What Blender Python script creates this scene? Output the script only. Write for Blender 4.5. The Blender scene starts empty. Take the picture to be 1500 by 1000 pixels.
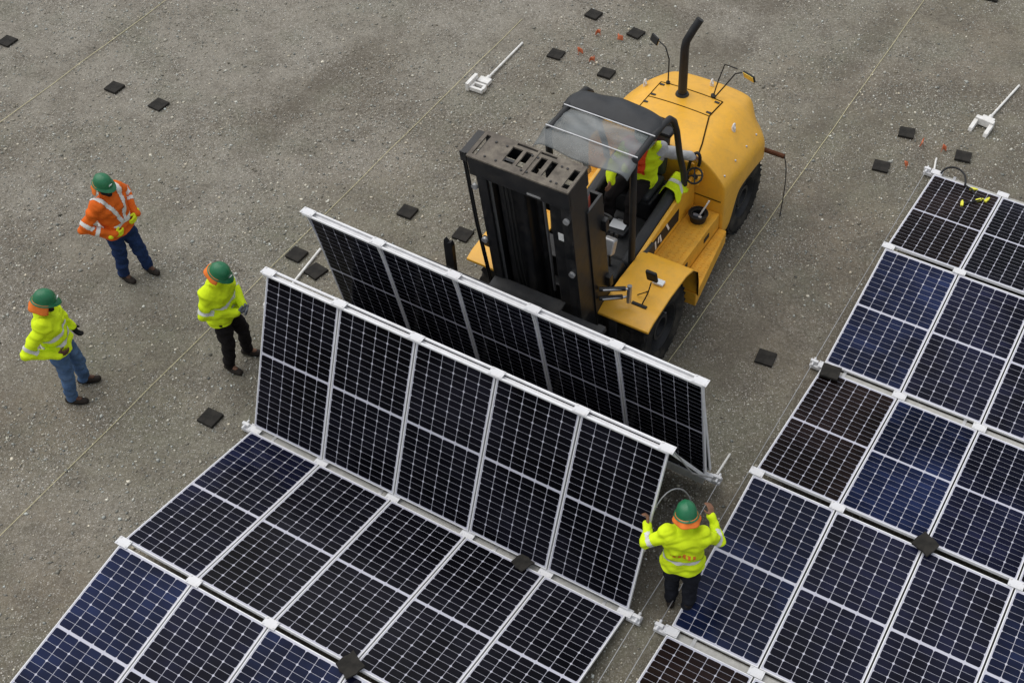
import bpy, bmesh, math, random
import numpy as np
from mathutils import Vector, Matrix
from mathutils.bvhtree import BVHTree
R = math.radians
random.seed(7); rng = np.random.default_rng(11)
S = bpy.context.scene
C = S.collection

# ------------------------------------------------------------------ camera
cd = bpy.data.cameras.new('camera'); cam = bpy.data.objects.new('camera', cd); C.objects.link(cam)
CAM_H = 12.5709
pt, rl = R(47.6448), R(0.8388)
fw = Vector((0, math.cos(pt), -math.sin(pt))); rt = Vector((1, 0, 0)); upv = rt.cross(fw)
rt2 = rt*math.cos(rl) + upv*math.sin(rl); up2 = -rt*math.sin(rl) + upv*math.cos(rl)
cam.matrix_world = Matrix(((rt2.x, up2.x, -fw.x, 0), (rt2.y, up2.y, -fw.y, 0), (rt2.z, up2.z, -fw.z, CAM_H), (0, 0, 0, 1)))
cd.sensor_width = 36; cd.lens = 1879.5648/1500*36
cd.shift_x = -156.67/1500; cd.shift_y = -15.96/1500
cd.clip_end = 2000; cd.clip_start = .1
S.camera = cam

# ------------------------------------------------------------------ world, sun, exposure
W = bpy.data.worlds.new('World'); S.world = W; W.use_nodes = True
nt = W.node_tree; nt.nodes.clear()
SUN_EL, SUN_AZ = 62, -60          # azimuth measured from +Y towards +X
sky = nt.nodes.new('ShaderNodeTexSky'); sky.sky_type = 'NISHITA'; sky.sun_disc = False
sky.sun_elevation = R(SUN_EL); sky.sun_rotation = R(SUN_AZ); sky.dust_density = .5; sky.air_density = 1.2; sky.ozone_density = 1.0
hs = nt.nodes.new('ShaderNodeHueSaturation'); hs.inputs['Saturation'].default_value = .26
bg = nt.nodes.new('ShaderNodeBackground'); bg.inputs['Strength'].default_value = .13
wo = nt.nodes.new('ShaderNodeOutputWorld')
tcw = nt.nodes.new('ShaderNodeTexCoord'); sx = nt.nodes.new('ShaderNodeSeparateXYZ'); nt.links.new(tcw.outputs['Generated'], sx.inputs[0])
oc = nt.nodes.new('ShaderNodeMapRange'); oc.inputs[3].default_value = .42; oc.inputs[4].default_value = 1.26; nt.links.new(sx.outputs[2], oc.inputs[0])   # (1 + 2 sin e) / 3, the standard overcast sky
om = nt.nodes.new('ShaderNodeVectorMath'); om.operation = 'SCALE'
nt.links.new(sky.outputs[0], hs.inputs['Color']); nt.links.new(hs.outputs[0], om.inputs[0]); nt.links.new(oc.outputs[0], om.inputs['Scale']); nt.links.new(om.outputs[0], bg.inputs[0]); nt.links.new(bg.outputs[0], wo.inputs[0])
sd = bpy.data.lights.new('sun', 'SUN'); sd.energy = 1.2; sd.angle = R(75); sd.color = (1, .94, .85)
so = bpy.data.objects.new('sun', sd); C.objects.link(so)
sdir = Vector((math.sin(R(SUN_AZ))*math.cos(R(SUN_EL)), math.cos(R(SUN_AZ))*math.cos(R(SUN_EL)), math.sin(R(SUN_EL))))
so.rotation_euler = sdir.to_track_quat('Z', 'Y').to_euler(); so.location = sdir*60
S.view_settings.view_transform = 'Standard'; S.view_settings.look = 'None'; S.view_settings.gamma = 1
S.view_settings.use_curve_mapping = False; S.view_settings.exposure = 0.52

# ------------------------------------------------------------------ helpers
def tag(o, label=None, cat=None, group=None, kind=None):
    if label: o['label'] = label
    if cat: o['category'] = cat
    if group: o['group'] = group
    if kind: o['kind'] = kind
    return o

def empty(name, loc=(0, 0, 0), rz=0):
    o = bpy.data.objects.new(name, None); C.objects.link(o); o.location = loc; o.rotation_euler = (0, 0, rz)
    o.empty_display_size = .2
    return o

class G:
    """collects shapes, builds one mesh object"""
    def __init__(s): s.v = []; s.f = []
    def add(s, v, f):
        n = len(s.v); s.v += [tuple(p) for p in v]; s.f += [tuple(i+n for i in q) for q in f]; return s
    def box(s, c, d, rot=None):
        c = Vector(c); M = rot or Matrix.Identity(3)
        v = [c + M @ Vector((x*d[0]/2, y*d[1]/2, z*d[2]/2)) for z in (-1, 1) for y in (-1, 1) for x in (-1, 1)]
        return s.add(v, [(0, 2, 3, 1), (4, 5, 7, 6), (0, 1, 5, 4), (2, 6, 7, 3), (0, 4, 6, 2), (1, 3, 7, 5)])
    def bb(s, x0, x1, y0, y1, z0, z1): return s.box(((x0+x1)/2, (y0+y1)/2, (z0+z1)/2), (abs(x1-x0), abs(y1-y0), abs(z1-z0)))
    def prism(s, pts, ax, a, b):
        """pts 2D polygon; ax: axis of extrusion 'x','y','z'"""
        n = len(pts)
        def P(p, t): return (t, p[0], p[1]) if ax == 'x' else ((p[0], t, p[1]) if ax == 'y' else (p[0], p[1], t))
        v = [P(p, a) for p in pts] + [P(p, b) for p in pts]
        f = [tuple(range(n))[::-1], tuple(range(n, 2*n))] + [(i, (i+1) % n, n+(i+1) % n, n+i) for i in range(n)]
        return s.add(v, f)
    def cyl(s, p0, p1, r0, r1=None, n=16):
        r1 = r0 if r1 is None else r1
        p0 = Vector(p0); p1 = Vector(p1); d = (p1-p0).normalized(); a = d.orthogonal().normalized(); b = d.cross(a)
        v = []
        for p, r in ((p0, r0), (p1, r1)):
            v += [p + a*r*math.cos(2*math.pi*i/n) + b*r*math.sin(2*math.pi*i/n) for i in range(n)]
        f = [(i, (i+1) % n, n+(i+1) % n, n+i) for i in range(n)] + [tuple(range(n))[::-1], tuple(range(n, 2*n))]
        return s.add(v, f)
    def tube(s, pts, r, n=8, close=False):
        pts = [Vector(p) for p in pts]; m = len(pts); v = []; prev = None
        for k, p in enumerate(pts):
            t = (pts[min(k+1, m-1)] - pts[max(k-1, 0)]).normalized()
            a = t.orthogonal().normalized() if prev is None else (prev - t*prev.dot(t)).normalized()
            prev = a; b = t.cross(a); rr = r[k] if isinstance(r, (list, tuple)) else r
            v += [p + a*rr*math.cos(2*math.pi*i/n) + b*rr*math.sin(2*math.pi*i/n) for i in range(n)]
        f = [(k*n+i, k*n+(i+1) % n, (k+1)*n+(i+1) % n, (k+1)*n+i) for k in range(m-1) for i in range(n)]
        f += [tuple(range(n))[::-1], tuple(range((m-1)*n, m*n))]
        return s.add(v, f)
    def lathe(s, prof, c, axis='z', n=32, a0=0, a1=2*math.pi):
        full = abs(a1-a0-2*math.pi) < 1e-6; m = n if full else n+1; c = Vector(c); v = []
        for i in range(m):
            t = a0 + (a1-a0)*i/n
            for r, h in prof:
                q = (r*math.cos(t), r*math.sin(t), h)
                if axis == 'x': q = (q[2], q[0], q[1])
                elif axis == 'y': q = (q[0], q[2], q[1])
                v.append(c+Vector(q))
        k = len(prof)
        f = [(i*k+j, ((i+1) % m)*k+j, ((i+1) % m)*k+j+1, i*k+j+1) for i in range(n) for j in range(k-1)]
        return s.add(v, f)
    def loft(s, secs):
        n = len(secs[0]); v = [p for q in secs for p in q]
        f = [(k*n+i, k*n+(i+1) % n, (k+1)*n+(i+1) % n, (k+1)*n+i) for k in range(len(secs)-1) for i in range(n)]
        f += [tuple(range(n))[::-1], tuple(range((len(secs)-1)*n, len(secs)*n))]
        return s.add(v, f)
    def grid(s, fn, nu, nv):
        v = [fn(i/nu, j/nv) for j in range(nv+1) for i in range(nu+1)]
        f = [(j*(nu+1)+i, j*(nu+1)+i+1, (j+1)*(nu+1)+i+1, (j+1)*(nu+1)+i) for j in range(nv) for i in range(nu)]
        return s.add(v, f)
    def mesh(s, name, mat, smooth=False, angle=40):
        me = bpy.data.meshes.new(name); me.from_pydata(s.v, [], s.f); me.update()
        bm = bmesh.new(); bm.from_mesh(me); bmesh.ops.recalc_face_normals(bm, faces=bm.faces); bm.to_mesh(me); bm.free()
        if mat: me.materials.append(mat)
        if smooth:
            me.polygons.foreach_set('use_smooth', [True]*len(me.polygons)); me.set_sharp_from_angle(angle=R(angle))
        return me
    def build(s, name, mat, parent=None, smooth=False, bevel=0, seg=2, sub=0, solid=0, angle=40):
        o = bpy.data.objects.new(name, s.mesh(name, mat, smooth, angle)); C.objects.link(o); o.parent = parent
        if solid: m = o.modifiers.new('solid', 'SOLIDIFY'); m.thickness = solid; m.offset = 0
        if sub: m = o.modifiers.new('sub', 'SUBSURF'); m.levels = m.render_levels = sub
        if bevel:
            m = o.modifiers.new('bevel', 'BEVEL'); m.width = bevel; m.segments = seg; m.limit_method = 'ANGLE'; m.angle_limit = R(35)
            m.harden_normals = False
        return o

def link(me, name, parent=None, M=None):
    o = bpy.data.objects.new(name, me); C.objects.link(o); o.parent = parent
    if M is not None: o.matrix_basis = M
    return o

# ------------------------------------------------------------------ materials
def mat(name, col, rough=.6, metal=0, var=.18, vscale=6, spec=.4, bump=0, bscale=60, dirt=None, dscale=3, damt=.5, coat=0, fine=0):
    m = bpy.data.materials.new(name); m.use_nodes = True; n = m.node_tree.nodes; L = m.node_tree.links
    b = n['Principled BSDF']; b.inputs['Roughness'].default_value = rough; b.inputs['Metallic'].default_value = metal
    b.inputs['Specular IOR Level'].default_value = spec; b.inputs['Coat Weight'].default_value = coat
    tc = n.new('ShaderNodeTexCoord'); nz = n.new('ShaderNodeTexNoise'); nz.inputs['Scale'].default_value = vscale
    nz.inputs['Detail'].default_value = 6; nz.inputs['Roughness'].default_value = .65
    L.new(tc.outputs['Object'], nz.inputs['Vector'])
    mr = n.new('ShaderNodeMapRange'); mr.inputs[1].default_value = .3; mr.inputs[2].default_value = .7
    mr.inputs[3].default_value = 1-var; mr.inputs[4].default_value = 1+var; L.new(nz.outputs['Fac'], mr.inputs[0])
    mx = n.new('ShaderNodeVectorMath'); mx.operation = 'SCALE'; mx.inputs[0].default_value = col[:3]; L.new(mr.outputs[0], mx.inputs['Scale'])
    out = mx.outputs[0]
    if dirt:
        n2 = n.new('ShaderNodeTexNoise'); n2.inputs['Scale'].default_value = dscale; n2.inputs['Detail'].default_value = 8; n2.inputs['Roughness'].default_value = .7
        L.new(tc.outputs['Object'], n2.inputs['Vector'])
        m2 = n.new('ShaderNodeMapRange'); m2.inputs[1].default_value = .45; m2.inputs[2].default_value = .7; m2.inputs[4].default_value = damt; L.new(n2.outputs['Fac'], m2.inputs[0])
        mm = n.new('ShaderNodeMix'); mm.data_type = 'RGBA'; mm.inputs[7].default_value = (*dirt, 1); L.new(m2.outputs[0], mm.inputs[0]); L.new(out, mm.inputs[6]); out = mm.outputs[2]
        r2 = n.new('ShaderNodeMapRange'); r2.inputs[3].default_value = rough; r2.inputs[4].default_value = min(1, rough+.3); L.new(m2.outputs[0], r2.inputs[0]); L.new(r2.outputs[0], b.inputs['Roughness'])
    L.new(out, b.inputs['Base Color'])
    if bump:
        n3 = n.new('ShaderNodeTexNoise'); n3.inputs['Scale'].default_value = bscale; n3.inputs['Detail'].default_value = 4; L.new(tc.outputs['Object'], n3.inputs['Vector'])
        bp = n.new('ShaderNodeBump'); bp.inputs['Strength'].default_value = bump; bp.inputs['Distance'].default_value = .01
        L.new(n3.outputs['Fac'], bp.inputs['Height']); L.new(bp.outputs[0], b.inputs['Normal'])
    return m

M = {}
M['frame'] = mat('aluminium_frame', (.76, .76, .77), .45, .0, .06, 9, .5, dirt=(.45, .43, .4), dscale=5, damt=.35)
M['clamp'] = mat('galvanised_clamp', (.72, .72, .73), .5, .0, .1, 20, .5, dirt=(.4, .38, .35), dscale=12, damt=.4)
M['galv'] = mat('galvanised_steel', (.5, .5, .5), .45, .6, .15, 15)
M['white'] = mat('white_painted_steel', (.78, .77, .74), .5, 0, .08, 12, dirt=(.4, .37, .3), dscale=14, damt=.5)
M['concrete'] = mat('concrete_beam', (.42, .41, .38), .9, 0, .15, 14, .2, bump=.4, bscale=90)
M['rubber'] = mat('black_rubber', (.022, .0205, .018), .85, 0, .3, 14, .2, bump=.4, bscale=160, dirt=(.05, .045, .038), dscale=9, damt=.5)
M['tyre'] = mat('tyre_rubber', (.016, .016, .016), .9, 0, .3, 6, .2, bump=.3, bscale=50, dirt=(.09, .08, .065), dscale=4, damt=.75)
M['yellow'] = mat('yellow_machine_paint', (.80, .415, .032), .38, 0, .06, 2.2, .5, dirt=(.50, .28, .06), dscale=7, damt=.4, coat=.1)
M['deck'] = mat('yellow_tread_plate', (.72, .36, .03), .55, 0, .12, 5, .4, bump=.6, bscale=70, dirt=(.42, .25, .05), dscale=9, damt=.4)
M['black'] = mat('black_machine_paint', (.016, .017, .019), .5, 0, .3, 4, .4, dirt=(.06, .058, .052), dscale=3, damt=.5)
M['mast'] = mat('mast_steel', (.010, .0105, .012), .42, 0, .35, 5, .45, dirt=(.05, .045, .04), dscale=7, damt=.6)
M['worn'] = mat('worn_rusty_plate', (.13, .112, .092), .8, 0, .35, 9, .3, dirt=(.25, .22, .175), dscale=6, damt=.8, bump=.3)
M['chrome'] = mat('cylinder_rod', (.5, .5, .5), .3, .8, .1, 8)
M['hose'] = mat('hose_rubber', (.012, .012, .012), .6, 0, .2, 20)
M['rusty'] = mat('rusty_steel', (.10, .04, .02), .85, 0, .35, 16, .2)
M['cushion'] = mat('seat_vinyl', (.022, .024, .027), .55, 0, .3, 5, .4, dirt=(.06, .06, .06), dscale=4, damt=.4)
M['paper'] = mat('white_paper', (.75, .77, .78), .8, 0, .05, 10)
M['blue'] = mat('blue_plastic', (.02, .04, .25), .4, 0, .1, 10)
M['redplastic'] = mat('dark_red_plastic', (.16, .012, .018), .35, 0, .2, 9, .5)
M['line'] = mat('string_yellow', (.66, .60, .36), .8, 0, .2, 10)
M['flag'] = mat('orange_flag', (.72, .20, .09), .7, 0, .2, 20)
M['connector'] = mat('yellow_connector', (.75, .72, .06), .5, 0, .15, 30)
M['mark'] = mat('white_decal', (.8, .8, .78), .5, 0, .05, 10)
M['mirror'] = mat('mirror_glass', (.6, .62, .62), .06, 1, .02, 4)
M['amberglass'] = mat('yellowed_mirror', (.55, .42, .08), .25, .3, .15, 10)
M['seam'] = mat('panel_gap_shadow', (.05, .028, .006), .9, 0, .2, 10, .1)
# clothing
M['hivis'] = mat('hi_vis_yellow', (.68, .86, .015), .8, 0, .09, 7, .2, bump=.3, bscale=30)
M['hivis_o'] = mat('hi_vis_orange', (.70, .13, .012), .8, 0, .12, 7, .2, bump=.3, bscale=30)
M['vest_o'] = mat('orange_red_vest', (.75, .07, .015), .7, 0, .15, 7, .3)
M['greysleeve'] = mat('grey_knit', (.42, .42, .42), .9, 0, .12, 20, .1)
M['reflect'] = mat('reflective_tape', (.66, .66, .63), .45, .0, .08, 15, .6)
M['jeans_d'] = mat('dark_blue_denim', (.018, .035, .095), .9, 0, .35, 8, .1)
M['jeans_l'] = mat('washed_denim', (.07, .125, .23), .9, 0, .35, 6, .1, dirt=(.12, .17, .25), dscale=5)
M['trousers'] = mat('black_trousers', (.012, .010, .010), .9, 0, .3, 8, .15)
M['trousers_n'] = mat('charcoal_trousers', (.014, .015, .020), .9, 0, .3, 8, .15)
M['boot'] = mat('brown_boots', (.022, .016, .012), .75, 0, .3, 15, .3)
M['skin_d'] = mat('skin_dark', (.10, .045, .025), .55, 0, .12, 12, .3)
M['skin_b'] = mat('skin_brown', (.22, .11, .065), .55, 0, .12, 12, .3)
M['hair'] = mat('black_hair', (.008, .007, .006), .8, 0, .2, 20)
M['hat'] = mat('green_hard_hat', (.012, .15, .06), .35, 0, .1, 8, .5, dirt=(.03, .17, .08), dscale=6)
M['shade'] = mat('orange_neck_shade', (.78, .20, .04), .8, 0, .12, 14, .1)
M['glove_y'] = mat('yellow_glove', (.72, .80, .03), .8, 0, .15, 20, .1)
M['glove_g'] = mat('grey_glove', (.16, .17, .19), .8, 0, .2, 20, .1)
M['glove_k'] = mat('black_glove', (.012, .012, .012), .8, 0, .2, 20, .1)
M['eye'] = mat('eye', (.05, .04, .03), .2, 0, .1, 10)

def sheet_mat():
    m = bpy.data.materials.new('clear_dirty_sheet'); m.use_nodes = True; n = m.node_tree.nodes; L = m.node_tree.links
    b = n['Principled BSDF']; b.inputs['Roughness'].default_value = .3; b.inputs['Specular IOR Level'].default_value = .5
    tc = n.new('ShaderNodeTexCoord'); nz = n.new('ShaderNodeTexNoise'); nz.inputs['Scale'].default_value = 2.0; nz.inputs['Detail'].default_value = 6
    L.new(tc.outputs['Object'], nz.inputs['Vector'])
    cr = n.new('ShaderNodeValToRGB'); cr.color_ramp.elements[0].position = .35; cr.color_ramp.elements[0].color = (.11, .122, .125, 1)
    cr.color_ramp.elements[1].position = .72; cr.color_ramp.elements[1].color = (.26, .28, .28, 1)
    L.new(nz.outputs['Fac'], cr.inputs[0]); L.new(cr.outputs[0], b.inputs['Base Color'])
    ar = n.new('ShaderNodeMapRange'); ar.inputs[1].default_value = .3; ar.inputs[2].default_value = .7; ar.inputs[3].default_value = .46; ar.inputs[4].default_value = .76
    L.new(nz.outputs['Fac'], ar.inputs[0]); L.new(ar.outputs[0], b.inputs['Alpha'])
    return m
M['sheet'] = sheet_mat()

def cell_mat():
    m = bpy.data.materials.new('silicon_cell_under_glass'); m.use_nodes = True; n = m.node_tree.nodes; L = m.node_tree.links
    b = n['Principled BSDF']; b.inputs['Roughness'].default_value = .12; b.inputs['Specular IOR Level'].default_value = .05
    at = n.new('ShaderNodeAttribute'); at.attribute_name = 'tint'; at.attribute_type = 'GEOMETRY'
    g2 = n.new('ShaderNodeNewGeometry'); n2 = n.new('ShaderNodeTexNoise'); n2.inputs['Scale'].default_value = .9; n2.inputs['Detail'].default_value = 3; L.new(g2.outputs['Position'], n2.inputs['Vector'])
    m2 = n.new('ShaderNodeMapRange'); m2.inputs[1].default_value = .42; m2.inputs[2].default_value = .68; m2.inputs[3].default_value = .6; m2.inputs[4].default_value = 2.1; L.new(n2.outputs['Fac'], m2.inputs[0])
    sc = n.new('ShaderNodeVectorMath'); sc.operation = 'SCALE'; L.new(at.outputs['Color'], sc.inputs[0]); L.new(m2.outputs[0], sc.inputs['Scale']); L.new(sc.outputs[0], b.inputs['Base Color'])  # soft uneven sheen painted into the cell colour
    tc = n.new('ShaderNodeTexCoord'); nz = n.new('ShaderNodeTexNoise'); nz.inputs['Scale'].default_value = 2.5; nz.inputs['Detail'].default_value = 5
    L.new(tc.outputs['Object'], nz.inputs['Vector'])
    mr = n.new('ShaderNodeMapRange'); mr.inputs[1].default_value = .35; mr.inputs[2].default_value = .7; mr.inputs[3].default_value = .08; mr.inputs[4].default_value = .26
    L.new(nz.outputs['Fac'], mr.inputs[0]); L.new(mr.outputs[0], b.inputs['Roughness'])
    return m
M['cell'] = cell_mat()
M['sheetback'] = mat('white_backsheet_under_glass', (.50, .50, .57), .15, 0, .05, 3, .15)

def ground_mat():
    m = bpy.data.materials.new('gravel_ground'); m.use_nodes = True; n = m.node_tree.nodes; L = m.node_tree.links
    b = n['Principled BSDF']; b.inputs['Roughness'].default_value = .95; b.inputs['Specular IOR Level'].default_value = .15
    tc = n.new('ShaderNodeTexCoord')
    def noise(s, d=5, r=.6, off=0):
        k = n.new('ShaderNodeTexNoise'); k.inputs['Scale'].default_value = s; k.inputs['Detail'].default_value = d; k.inputs['Roughness'].default_value = r
        if off:
            mp = n.new('ShaderNodeMapping'); mp.inputs['Location'].default_value = (off, off*.7, off*.3); L.new(tc.outputs['Object'], mp.inputs[0]); L.new(mp.outputs[0], k.inputs['Vector'])
        else: L.new(tc.outputs['Object'], k.inputs['Vector'])
        return k.outputs['Fac']
    def rng_(x, a, c, lo=0, hi=1):
        k = n.new('ShaderNodeMapRange'); k.inputs[1].default_value = a; k.inputs[2].default_value = c; k.inputs[3].default_value = lo; k.inputs[4].default_value = hi; L.new(x, k.inputs[0]); return k.outputs[0]
    def mix(f, a, c, mode='MIX'):
        k = n.new('ShaderNodeMix'); k.data_type = 'RGBA'; k.blend_type = mode
        for i, q in ((0, f), (6, a), (7, c)):
            if isinstance(q, (int, float)): k.inputs[i].default_value = q
            elif isinstance(q, tuple): k.inputs[i].default_value = (*q, 1)
            else: L.new(q, k.inputs[i])
        return k.outputs[2]
    def mul(a, c):
        k = n.new('ShaderNodeMath'); k.operation = 'MULTIPLY'
        for i, q in ((0, a), (1, c)):
            if isinstance(q, (int, float)): k.inputs[i].default_value = q
            else: L.new(q, k.inputs[i])
        return k.outputs[0]
    def vmath(op, *q):
        k = n.new('ShaderNodeVectorMath'); k.operation = op
        for i, w in enumerate(q):
            if isinstance(w, tuple): k.inputs[i].default_value = w
            else: L.new(w, k.inputs[i])
        return k.outputs['Value'] if op == 'DOT_PRODUCT' else k.outputs[0]
    def ma(op, a_, c_):
        k = n.new('ShaderNodeMath'); k.operation = op
        for i, q in ((0, a_), (1, c_)):
            if q is None: continue
            if isinstance(q, (int, float)): k.inputs[i].default_value = q
            else: L.new(q, k.inputs[i])
        return k.outputs[0]
    rel = vmath('SUBTRACT', tc.outputs['Object'], (-4.4595, 9.6576, 0))
    uu = vmath('DOT_PRODUCT', rel, (math.cos(R(-28.2274)), math.sin(R(-28.2274)), 0)); vv = vmath('DOT_PRODUCT', rel, (-math.sin(R(-28.2274)), math.cos(R(-28.2274)), 0))
    base = mix(rng_(noise(.28, 4), .40, .60), (.190, .160, .116), (.160, .152, .108))
    # the yard is paler and stonier on its far left side, browner and damper to the right
    pale = rng_(ma('ADD', ma('MULTIPLY', uu, -.085), ma('ADD', ma('MULTIPLY', vv, .045), ma('MULTIPLY', noise(.33, 5, .6, 41), 2.4))), 1.15, 1.95)
    base = mix(mul(pale, .85), base, (.258, .238, .200))
    base = mix(rng_(noise(.45, 5, .65, 23), .49, .62, 0, .85), base, (.108, .092, .068))
    base = mix(rng_(noise(.75, 5, .6, 63), .52, .66, 0, .6), base, (.135, .138, .098))
    base = mix(rng_(noise(1.5, 6, .7, 31), .47, .66, 0, .75), base, (.098, .085, .066))
    # faint tyre tracks along the forklift's run
    ud = ma('ADD', uu, ma('MULTIPLY', ma('SUBTRACT', noise(.35, 3, .5, 87), .5), .9))
    trk = None
    for c_ in (1.15, 1.62, 3.62, 4.45, 6.4, -3.6):
        w_ = rng_(ma('ABSOLUTE', ma('SUBTRACT', ud, c_), None), .30, .14); trk = w_ if trk is None else ma('MAXIMUM', trk, w_)
    trk = mul(trk, rng_(noise(.9, 5, .7, 91), .40, .58))
    base = mix(mul(trk, .55), base, (.120, .104, .080))
    base = mix(rng_(noise(6, 6, .75, 5), .47, .72, 0, .6), base, (.088, .077, .062))
    fine = mul(rng_(pale, 0, 1, .55, 1), rng_(trk, 0, 1, 1, .45))
    base = mix(mul(rng_(noise(20, 5, .75, 9), .46, .70, 0, .85), fine), base, (.35, .322, .265))
    base = mix(rng_(noise(70, 3, .7, 19), .48, .70, 0, .7), base, (.082, .073, .06))
    base = mix(mul(rng_(noise(44, 4, .8, 77), .56, .70, 0, .95), fine), base, (.50, .475, .42))
    # stone chips: two voronoi layers, brightness random per chip
    dens = rng_(noise(.8, 4, .6, 51), .40, .62, .15, 1)
    for sc, thr, amt in ((38, .58, .85), (85, .50, .75)):
        v = n.new('ShaderNodeTexVoronoi'); v.inputs['Scale'].default_value = sc; v.feature = 'F1'; L.new(tc.outputs['Object'], v.inputs['Vector'])
        sp = n.new('ShaderNodeSeparateColor'); L.new(v.outputs['Color'], sp.inputs[0])
        chip = mix(rng_(sp.outputs[1], 0, 1), (.15, .14, .12), (.62, .59, .53))
        sel = mul(mul(rng_(sp.outputs[0], thr, thr+.03), rng_(v.outputs['Distance'], .42/sc*sc*.9, .30, 0, 1)), mul(dens, amt))
        base = mix(sel, base, chip)
    L.new(base, b.inputs['Base Color'])
    bp = n.new('ShaderNodeBump'); bp.inputs['Strength'].default_value = .8; bp.inputs['Distance'].default_value = .025
    hm = n.new('ShaderNodeMath'); hm.operation = 'ADD'; L.new(mul(noise(30, 5, .7), .7), hm.inputs[0]); L.new(mul(noise(4, 4, .6, 3), 1.6), hm.inputs[1])
    L.new(hm.outputs[0], bp.inputs['Height']); L.new(bp.outputs[0], b.inputs['Normal'])
    return m
M['ground'] = ground_mat()

def stone_mat():
    m = bpy.data.materials.new('loose_stone'); m.use_nodes = True; n = m.node_tree.nodes; L = m.node_tree.links
    b = n['Principled BSDF']; b.inputs['Roughness'].default_value = .9; b.inputs['Specular IOR Level'].default_value = .2
    at = n.new('ShaderNodeAttribute'); at.attribute_name = 'tint'; L.new(at.outputs['Color'], b.inputs['Base Color'])
    return m
M['stone'] = stone_mat()

# ------------------------------------------------------------------ site frame: u across a panel row, v along the unfolding direction
YAW = R(-28.2274); O = Vector((-4.4595, 9.6576, 0))
UX = Vector((math.cos(YAW), math.sin(YAW), 0)); VX = Vector((-math.sin(YAW), math.cos(YAW), 0))
def site(u, v, z=0): return O + UX*u + VX*v + Vector((0, 0, z))

# ------------------------------------------------------------------ ground and loose gravel
gr = G().add([(-300, -300, 0), (300, -300, 0), (300, 300, 0), (-300, 300, 0)], [(0, 1, 2, 3)]).build('ground', M['ground'])
tag(gr, 'grey brown gravel ground of the site', 'ground', kind='structure')

def gravel():
    N = 330000
    x = rng.uniform(-13, 14, N); y = rng.uniform(3.5, 27, N)
    def vnoise(sc, seed):
        g = np.random.default_rng(seed).uniform(0, 1, (80, 80)); X, Y = (x+20)*sc, (y+5)*sc
        i, j = np.floor(X).astype(int) % 79, np.floor(Y).astype(int) % 79; fx, fy = X-np.floor(X), Y-np.floor(Y)
        fx, fy = fx*fx*(3-2*fx), fy*fy*(3-2*fy)
        return (g[i, j]*(1-fx)+g[i+1, j]*fx)*(1-fy)+(g[i, j+1]*(1-fx)+g[i+1, j+1]*fx)*fy
    d = .45*vnoise(.55, 1)+.33*vnoise(1.35, 2)+.22*vnoise(3.1, 3)
    ux, uy = math.cos(R(-28.2274)), math.sin(R(-28.2274)); us = (x+4.4595)*ux+(y-9.6576)*uy; vs = -(x+4.4595)*uy+(y-9.6576)*ux
    d = d+np.clip(-.018*us+.010*vs, -.10, .16)
    for c_ in (1.15, 1.62, 3.62, 4.45, 6.4, -3.6): d = d-.12*np.exp(-((us-c_)/.24)**2)
    keep = rng.uniform(0, 1, N) < np.clip((d-.34)/.34, .05, 1)
    x, y = x[keep], y[keep]; n = len(x)
    s = np.exp(rng.normal(math.log(.0096), .48, n)).clip(.004, .036)
    octv = np.array([(1, 0, 0), (0, 1, 0), (-1, 0, 0), (0, -1, 0), (.25, .15, .75), (0, 0, -.4)], float)
    an = rng.uniform(0, 6.28, n); ca, sa = np.cos(an), np.sin(an)
    jit = rng.uniform(.65, 1.35, (n, 6, 3)); v = octv[None]*jit; v[:, :, 1] *= rng.uniform(.55, 1, n)[:, None]
    vx = v[:, :, 0]*ca[:, None]-v[:, :, 1]*sa[:, None]; vy = v[:, :, 0]*sa[:, None]+v[:, :, 1]*ca[:, None]
    co = np.stack([x[:, None]+vx*s[:, None], y[:, None]+vy*s[:, None], (v[:, :, 2]*s[:, None])+s[:, None]*.12], -1).reshape(-1, 3)
    tri = np.array([(0, 1, 4), (1, 2, 4), (2, 3, 4), (3, 0, 4), (1, 0, 5), (2, 1, 5), (3, 2, 5), (0, 3, 5)])
    f = (tri[None]+np.arange(n)[:, None, None]*6).reshape(-1)
    me = bpy.data.meshes.new('loose_gravel'); me.vertices.add(len(co)); me.vertices.foreach_set('co', co.ravel())
    me.loops.add(len(f)); me.loops.foreach_set('vertex_index', f.astype(np.int32))
    nf = len(f)//3; me.polygons.add(nf); me.polygons.foreach_set('loop_start', np.arange(0, nf*3, 3, dtype=np.int32))
    me.update(calc_edges=True)
    g = np.exp(rng.normal(math.log(.37), .40, n)).clip(.10, .78); w = rng.uniform(-.06, .10, n)
    col = np.stack([g*(1+w), g*.985, g*(.86-w), np.ones(n)], -1); col = np.repeat(col, 6, 0)
    a = me.color_attributes.new('tint', 'FLOAT_COLOR', 'POINT'); a.data.foreach_set('color', col.astype(np.float32).ravel())
    me.materials.append(M['stone'])
    o = link(me, 'loose_gravel'); tag(o, 'loose pale gravel and shell chips strewn over the ground', 'gravel', kind='stuff')
gravel()

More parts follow.
